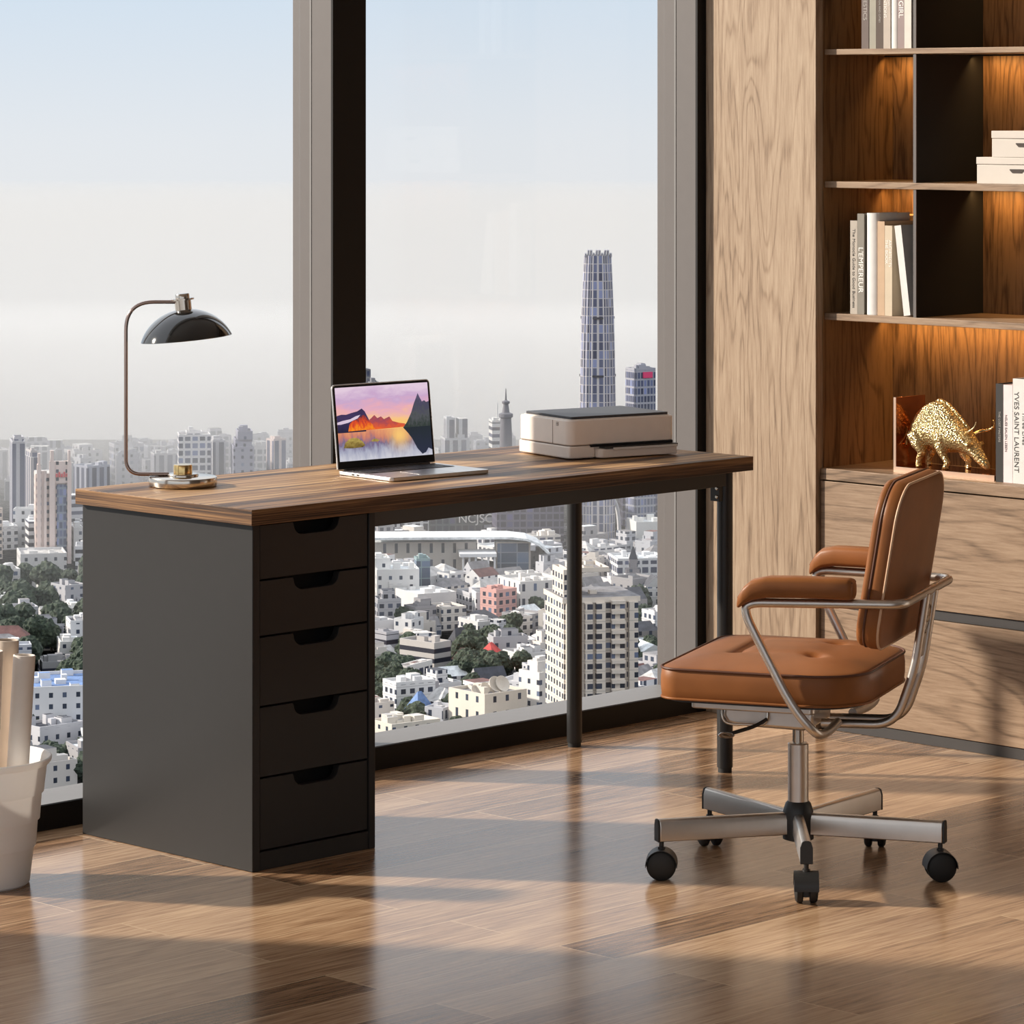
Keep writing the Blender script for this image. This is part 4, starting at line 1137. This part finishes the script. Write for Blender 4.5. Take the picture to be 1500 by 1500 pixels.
# --- seen under the tabletop through window 2
building('white and dark striped slab at the black rail', 556, 792, 706, 4, 72, 'vertw', (244, 244, 246), 'pale', 6, deep=20)
gb = building('wide dark green glass building with a white sign', 629, 790, 716, 4, 80, 'dark', (62, 78, 78), 'dark', 6, deep=30, n=2)
pG, MG, dG = frame(629, 790, 6)
cu = bpy.data.curves.new('sign_text', 'FONT'); cu.body = 'NCJSC'; cu.size = 5.6; cu.extrude = .2
ts = bpy.data.objects.new('sign_text', cu); C.objects.link(ts); cu.materials.append(TM_WHITE)
ts.matrix_world = MG @ Matrix.Translation((42 * dG / F_PX, -.7, z_at(dG, 766) - GZ)) @ Matrix.Rotation(pi / 2, 4, 'X')
bpy.context.view_layer.update(); me = bpy.data.meshes.new_from_object(ts); me.materials.clear(); me.materials.append(TM_WHITE)
q = bpy.data.objects.new('tmp', me); C.objects.link(q); q.parent = gb; q.matrix_local = ts.matrix_world.copy(); bpy.data.objects.remove(ts); q.name = 'sign_lettering'
building('small white banded block before the dark towers', 706, 782, 748, 2, 21, 'ribbon', (232, 234, 240), 'pale', 6, deep=10)
building('wide dark purple tower block speckled with lights', 728, 806, 708, 4, 98, 'dark', (88, 84, 108), 'dark', 6, deep=24)
building('dark purple office slab at the window jamb', 912, 770, 712, 4, 76, 'dark', (104, 104, 132), 'dark', 6, deep=18)
def mast():
    p, Mr, d = frame(904, 795, 0); bm = new(); Z = lambda y: z_at(d, y) - GZ; k = d / F_PX
    tube(bm, smooth_path([(4 * k, 0, 0), (5 * k, 0, Z(770)), (0, 0, Z(740)), (-16 * k, 0, Z(722))], [0, 6, 10, 0], 6), .9, 8)
    o = obj('curved_mast', bm, FAC['plain'], None, smooth=60); o.location = p; o.color = (*srgb(238, 238, 240), 1)
    tag(o, 'white curved steel mast next to the dark round tower', 'mast')
mast()
def station():
    p, Mr, d = frame(545, 842, 3); k = d / F_PX; bm, uvl = new_uv(); X = lambda x: (x - 545) * k; Z = lambda y: z_at(d, y) - GZ
    cbox(bm, uvl, Mr, X(700), 12, 0, Z(797), 0, 1, 0, 6); cbox(bm, uvl, Mr, X(778) - X(727), 14, 0, Z(796), 2, 1, X(727), 2)
    o = finish('building', bm, 'tall', 'white', (236, 226, 216), 'long station hall with a white roof curving to the ground', p, cat='station')
    bm = new(); prof = [(X(545), Z(787)), (X(745), Z(787)), (X(772), Z(790)), (X(790), Z(797)), (X(806), Z(812)), (X(804), Z(814)), (X(788), Z(799.5)), (X(771), Z(793)), (X(745), Z(790.5)), (X(545), Z(790.5))]
    rings(bm, [[Mr @ Vector((x, y, z)) for x, z in prof] for y in (-2, 20)]); obj('roof', bm, ROOF['white'], o)
    bm, uvl = new_uv(); cbox(bm, uvl, Mr, X(775) - X(729), .6, 0, Z(798), 0, 0, X(729), 1.2); g = obj('glass_front', bm, FAC['glass'], o); g.color = (*srgb(140, 150, 164), 1)
    bm, uvl = new_uv(); cbox(bm, uvl, Mr, X(726) - X(672), 16, Z(813), Z(808), 0, 0, X(672), -10)
    for i in range(6): cbox(bm, uvl, Mr, .8, .8, 0, Z(813), 0, 0, X(676) + i * (X(722) - X(676)) / 5, -9)
    g = obj('porch', bm, FAC['plain'], o); g.color = (*srgb(236, 236, 238), 1)
    RECTS.append((545, 727, 790, 838)); RECTS.append((728, 806, 790, 842))
    for x in (560, 600, 640, 680, 720, 760): 
        c = p + Mr @ Vector((X(x), 8, 0)); USED.append((c.x, c.y, 10))
station()
building('white palazzo with tall windows before the station', 552, 834, 806, 3, 45, 'tall', (242, 240, 240), 'pale', 6, deep=12)
building('pale blue hall with a row of round windows', 632, 834, 818, 32, 50, 'small', (216, 222, 230), 'pale', 12, deep=12, gable=3)
building('green-roofed pavilion behind the pale blue hall', 614, 815, 800, 6, 18, 'small', (196, 208, 206), 'pale', 15, deep=9, hip=3)
building('large white L-shaped block at the window edge', 552, 892, 838, 3, 62, 'small', (244, 242, 240), 'white', 8, deep=22, tiers=((.0, .3, .35, .6, 822),))
building('teal-fronted stair tower on the white block', 610, 880, 822, 2, 20, 'glass', (150, 180, 184), 'pale', 8, deep=9)
building('white office block with square dark windows', 570, 892, 856, 6, 42, 'apt', (244, 242, 240), 'grey', 15, deep=14)
building('white warehouse with pilasters below the teal tower', 612, 902, 874, 18, 56, 'plain', (246, 244, 242), 'white', 28, deep=20)
building('salmon pink apartment block with dark windows', 727, 912, 868, 24, 30, 'apt', (232, 176, 168), 'grey', 42)
building('big white hall with tall narrow windows', 762, 898, 856, 6, 66, 'tall', (244, 240, 236), 'pale', 24, deep=22)
building('white stepped block left of the cream apartment tower', 756, 866, 846, 10, 40, 'small', (232, 230, 228), 'pale', 20, deep=14)
def tower_bays(bm, uvl, M, w, l, h):
    for fx, fw in ((.02, .16), (.27, .10), (.42, .12), (.62, .18), (.86, .12)):
        cbox(bm, uvl, M, w * fw, 1.6, 0, h * .985 if False else HT, 0, 2, w * fx, -1.6)
    for i in range(17): cbox(bm, uvl, M, w * .18, 2.6, 2.2 + i * 3.0, 3.2 + i * 3.0, 2, 2, w * .62, -2.6)
    cbox(bm, uvl, M, w + 1, l + 1, HT, HT + 1.6, 2, 1, -.5, -.5)
pT, MT, dT = frame(826, 1130, 14); HT = z_at(dT, 884) - GZ
building('cream and pink apartment tower close to the desk leg', 826, 1130, 884, 11, 110, 'apt', (250, 236, 220), 'grey', 14, deep=22, tiers=((.02, .1, .10, .6, 838), (.22, .12, .42, .7, 836)), extra=tower_bays)
building('white blank cube among rooftops at the window jamb', 932, 812, 768, 8, 44, 'plain', (246, 244, 240), 'white', 12, deep=18)
building('white office block with square windows beyond the tower', 905, 868, 822, 6, 70, 'grid', (240, 240, 242), 'white', 10, deep=20)
building('white gabled house with rows of small windows', 948, 898, 860, 2, 26, 'apt', (244, 242, 242), 'dark', 8, deep=10, gable=4)
building('long dark-roofed hall beside the apartment tower', 905, 912, 880, 4, 44, 'tall', (150, 146, 150), 'dark', 26, deep=12, gable=4)
def church():
    p, Mr, d = frame(928, 880, 0); Z = lambda y: z_at(d, y) - GZ
    bm, uvl = new_uv(); cbox(bm, uvl, Mr, 6, 6, 0, Z(834), 0, 1, -3, 0)
    cbox(bm, uvl, Mr, 3.6, 3.6, Z(834), Z(820), 0, 1, -1.8, 1.2, hip=5)
    finish('building', bm, 'small', 'dark', (150, 146, 150), 'small grey stepped tower with a pointed top beyond the apartments', p)
church()
building('white-roofed shed among trees at the window jamb', 936, 982, 958, 3, 46, 'small', (226, 228, 228), 'white', 20, deep=14, gable=3)
building('dark gabled long house below the gabled house', 920, 950, 926, 3, 46, 'small', (150, 146, 144), 'dark', 22, deep=10, gable=3)
building('grey balcony apartment block with a brown end wall', 636, 990, 946, 52, 24, 'ribbon', (206, 200, 196), 'grey', 48)
building('house with a bright red hip roof', 722, 988, 960, 22, 16, 'apt', (240, 236, 232), 'red', 55, hip=4)
building('low house with a dull red tiled roof', 684, 990, 968, 24, 12, 'small', (236, 230, 226), 'brown', 58, hip=4)
building('white courtyard house with dark flat roofs', 762, 995, 962, 26, 44, 'tall', (238, 236, 236), 'dark', 30, tiers=((.3, .5, .2, .2, 950),))
building('white walk-up block with blue balconies by the tower', 790, 1090, 990, 30, 36, 'small', (246, 242, 238), 'pale', 42, tiers=((.1, .2, .6, .5, 972),))
def dishes(bm, uvl, M, w, l, h):
    for x, y, r in ((.45, .25, 2.6), (.58, .22, 2.6), (.25, .3, 1.8), (.7, .4, 1.4), (.1, .4, 1.4)):
        q = M @ Matrix.Translation((w * x, l * y, h + r)) @ Matrix.Rotation(R(62), 4, 'X')
        rs = [[q @ Vector((r * s_ * cos(2 * pi * i / 20), r * s_ * sin(2 * pi * i / 20), .35 * r * s_ * s_ + e)) for i in range(20)] for s_, e in ((.05, 0), (.5, 0), (1, 0), (1, -.25), (.5, -.25), (.05, -.25))]
        V = rings(bm, rs, mat=2)
        cbox(bm, uvl, M, .4, .4, h - .2, h + r * .8, 2, 2, w * x - .2, l * y + .3)
building('cream block with white satellite dishes on its roof', 710, 1104, 1022, 54, 62, 'tall', (240, 230, 216), 'grey', 40, extra=dishes, n=8)
building('blue hip-roofed house in front of the trees', 612, 1078, 1044, 22, 26, 'small', (222, 222, 224), 'blue', 42, hip=6)
building('cream terrace block cut by the window sill', 574, 1128, 1066, 34, 70, 'small', (240, 232, 218), 'pale', 36, n=10)
building('long low house with a white gabled roof', 648, 1012, 992, 14, 38, 'apt', (240, 240, 242), 'white', 26, gable=3)
building('slate gabled roof hall behind the dish roof', 700, 1018, 998, 14, 44, 'small', (190, 188, 188), 'dark', 30, gable=4)
building('white colonnaded house with a flat brown terrace', 596, 1012, 980, 16, 36, 'grid', (244, 240, 238), 'brown', 60)
building('curved-looking dark balcony block at the window edge', 566, 962, 930, 22, 18, 'ribbon', (186, 186, 194), 'grey', 40)
building('dark slate pavilion behind the balcony apartments', 668, 958, 942, 14, 22, 'small', (150, 152, 160), 'dark', 50, hip=5)
building('white long house with rows of windows over the trees', 700, 938, 915, 30, 30, 'apt', (234, 232, 232), 'pale', 30)
building('tall white house with dark roof by the red brick yard', 756, 938, 908, 16, 24, 'apt', (240, 236, 234), 'dark', 36)

# --- hazy far skyline, each block on its own
def filler(label, group, n, xs, yb, ht, w, styles, cols, roofs, alpha=(0, 40), clear=1.0, kinds=('flat',), cl=(1, 5), name='building'):
    made = 0; tries = 0
    while made < n and tries < n * 60:
        tries += 1
        px, y = random.uniform(*xs), random.uniform(*yb)
        p, Mr, d = frame(px, y, random.uniform(*alpha))
        wid, dep, h = random.uniform(*w), random.uniform(*w) * .8, random.uniform(*ht)
        c = p + Mr @ Vector((wid / 2, dep / 2, 0)); r = math.hypot(wid, dep) / 2 * .82
        if any((c.x - a) ** 2 + (c.y - b) ** 2 < ((r + q * .9) * clear) ** 2 for a, b, q in USED): continue
        hw_ = wid * .6 * F_PX / d; yt_ = y - h * F_PX / d
        if any(a_ - hw_ < px + hw_ * .6 < b_ + hw_ and y > yb_ and yt_ < yb_ - .45 * (yb_ - t_) for a_, b_, t_, yb_ in RECTS): continue
        kind = random.choice(kinds); bm, uvl = new_uv()
        if kind == 'flat':
            cbox(bm, uvl, Mr, wid, dep, 0, h); parapet(bm, uvl, Mr, wid, dep, h, h=.9, t=.4); clutter(bm, uvl, Mr, wid, dep, h, random.randint(*cl))
            if random.random() < .35: cbox(bm, uvl, Mr, wid * .5, dep * .6, h, h + random.uniform(2.5, 5), 0, 1, wid * random.uniform(0, .45), dep * .2)
        elif kind == 'gable': cbox(bm, uvl, Mr, wid, dep * .7, 0, h * .7, gable=random.uniform(2, 3.5))
        else: cbox(bm, uvl, Mr, wid, dep, 0, h * .7, hip=random.uniform(2.5, 4))
        rf_ = random.choice(roofs); fm_ = {'kind': {'flat': 'flat', 'gable': 'gabled', 'hip': 'hipped'}[kind], 'roof': {'dark': 'slate', 'pale': 'light grey', 'grey': 'mid grey'}.get(rf_, rf_)}
        finish(name, bm, random.choice(styles), rf_, random.choice(cols), label.format(**fm_), p, group.format(**fm_))
        USED.append((c.x, c.y, r)); made += 1
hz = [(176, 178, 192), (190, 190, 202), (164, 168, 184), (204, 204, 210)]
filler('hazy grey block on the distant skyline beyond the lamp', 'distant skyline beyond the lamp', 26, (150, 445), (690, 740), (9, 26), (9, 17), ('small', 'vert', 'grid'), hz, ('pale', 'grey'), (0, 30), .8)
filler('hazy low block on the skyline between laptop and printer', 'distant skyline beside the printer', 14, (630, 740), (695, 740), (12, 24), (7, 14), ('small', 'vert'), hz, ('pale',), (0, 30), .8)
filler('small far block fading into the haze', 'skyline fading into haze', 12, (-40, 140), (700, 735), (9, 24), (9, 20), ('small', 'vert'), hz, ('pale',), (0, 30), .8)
wh = [(242, 242, 244), (232, 232, 236), (214, 214, 220), (238, 230, 222), (190, 190, 196), (206, 208, 216), (168, 166, 170), (244, 244, 246)]
RK = ('grey', 'pale', 'pale', 'dark', 'grey', 'brown', 'dark', 'white')
KD = ('flat', 'flat', 'flat', 'gable', 'hip')
filler('small house with a {kind} {roof} roof packed into the old quarter under the tabletop', 'old quarter houses with {kind} {roof} roofs', 132, (538, 990), (835, 1120), (6, 13), (8, 17), ('apt', 'small', 'apt', 'small', 'tall'), wh, RK, (10, 65), .80, KD)
filler('white mid-rise between the station and the dark towers', 'mid-rises before the dark towers', 16, (540, 990), (800, 850), (5, 10), (10, 18), ('apt', 'small', 'grid'), wh, ('pale', 'white', 'grey'), (5, 50), .72)
filler('small house with a {kind} {roof} roof among the trees between bin and cabinet', 'houses beyond the bin with {kind} {roof} roofs', 38, (-40, 128), (842, 1180), (6, 14), (9, 18), ('apt', 'small', 'apt'), wh, RK, (0, 45), .80, KD)
filler('white mid-rise at the foot of the ribbed towers', 'mid-rises under the ribbed towers', 8, (-40, 128), (800, 850), (8, 22), (10, 20), ('apt', 'small', 'ribbon'), wh, ('pale', 'white'), (0, 40), .72)

# --- trees
tm = N('tree_foliage'); tv = tm.coords('Object', (1, 1, 1)); tn = tm.noise(tv, 1.2, 4, .7)
tm.set(tm.b, Base_Color=tm.ramp(tn, [(.35, srgb(26, 34, 28)), (.55, srgb(52, 64, 50)), (.72, srgb(88, 98, 78))]), Roughness=.9)
bark = plain('bark', srgb(70, 58, 48), .9, vs=1)
def tree_mesh(seed):
    rnd = random.Random(seed); bm = new()
    for k in range(9):
        a = rnd.uniform(0, 2 * pi); rr = rnd.uniform(0, 2.6); r = rnd.uniform(1.7, 2.9)
        c = Vector((rr * cos(a), rr * sin(a), rnd.uniform(3.6, 7.0)))
        res = bmesh.ops.create_icosphere(bm, subdivisions=3, radius=r, matrix=Matrix.Translation(c))
        for v in res['verts']:
            d = v.co - c; n = sin(v.co.x * 4.1 + seed) * sin(v.co.y * 3.7) * sin(v.co.z * 4.3 + 1) + .5 * sin(v.co.x * 9 + v.co.z * 7) * sin(v.co.y * 8.3)
            v.co = c + d * (1 + .22 * n)
    me = bpy.data.meshes.new('tree'); 
    bmesh.ops.recalc_face_normals(bm, faces=bm.faces); bm.to_mesh(me); bm.free(); me.materials.append(tm.m); return me
TM = [tree_mesh(s) for s in (1, 5, 9)]
bm = new(); tube(bm, [(0, 0, 0), (0, 0, 4.2)], .35, 8); trunk_o = obj('trunk', bm, bark); TK = trunk_o.data; bpy.data.objects.remove(trunk_o)
def trees(label, group, n, boxes, sc=(.8, 1.35)):
    made = 0
    for _ in range(n * 30):
        if made >= n: break
        b = random.choice(boxes); p = ground(random.uniform(b[0], b[1]), random.uniform(b[2], b[3]))
        if any((p.x - a) ** 2 + (p.y - q) ** 2 < (r * .78 + 2) ** 2 for a, q, r in USED): continue
        if any((p.x - t[0]) ** 2 + (p.y - t[1]) ** 2 < 16 for t in TR): continue
        s = random.uniform(*sc); e = thing('tree', label, 'tree', p, random.uniform(0, 6.28), group); e.scale = (s, s, s)
        for nm, me in (('crown', random.choice(TM)), ('trunk', TK)):
            o = bpy.data.objects.new(nm, me); C.objects.link(o); o.parent = e
        TR.append((p.x, p.y)); made += 1
TR = []
trees('dark leafy tree in the green patch beyond the bin', 'trees beyond the bin', 70, [(-60, 140, 850, 960), (-60, 140, 850, 960), (-20, 140, 960, 1170)], (1.0, 1.6))
trees('dark leafy tree between the old houses under the tabletop', 'trees between the old houses', 95, [(540, 1000, 900, 1110), (600, 700, 1040, 1110), (680, 760, 930, 1000), (540, 600, 990, 1060), (900, 1000, 890, 1060), (680, 720, 985, 1010)], (.8, 1.4))

# --- haze over the far districts
def haze(name, label, d0, d1, dens, top, ALB):
    m = bpy.data.materials.new(name); m.use_nodes = True; t = m.node_tree; t.nodes.clear()
    ou = t.nodes.new('ShaderNodeOutputMaterial'); vs = t.nodes.new('ShaderNodeVolumeScatter')
    vs.inputs['Color'].default_value = (1, 1, 1, 1); vs.inputs['Density'].default_value = dens * ALB; vs.inputs['Anisotropy'].default_value = .0
    va = t.nodes.new('ShaderNodeVolumeAbsorption'); va.inputs['Color'].default_value = (0, 0, 0, 1); va.inputs['Density'].default_value = dens * (1 - ALB)
    ad = t.nodes.new('ShaderNodeAddShader'); t.links.new(vs.outputs[0], ad.inputs[0]); t.links.new(va.outputs[0], ad.inputs[1]); t.links.new(ad.outputs[0], ou.inputs['Volume'])
    bm = new(); a = [CAM + FW * d + RT * r for d, r in ((d0, -.28 * d0), (d0, .28 * d0), (d1, .28 * d1), (d1, -.28 * d1))]
    rings(bm, [[(p.x, p.y, z) for p in a] for z in (GZ - 1, top)])
    o = obj(name, bm, m); tag(o, label, 'haze', kind='stuff'); return o
haze('haze', 'thin grey haze over the middle districts of the city', 1300, 1700, .0006, -130, .70)
haze('haze', 'thick pale haze hiding the far end of the city', 1705, 2400, .0036, -130, .68)
haze('haze', 'pale haze bank on the horizon beyond the city', 2405, 6000, .0014, -128, .60)
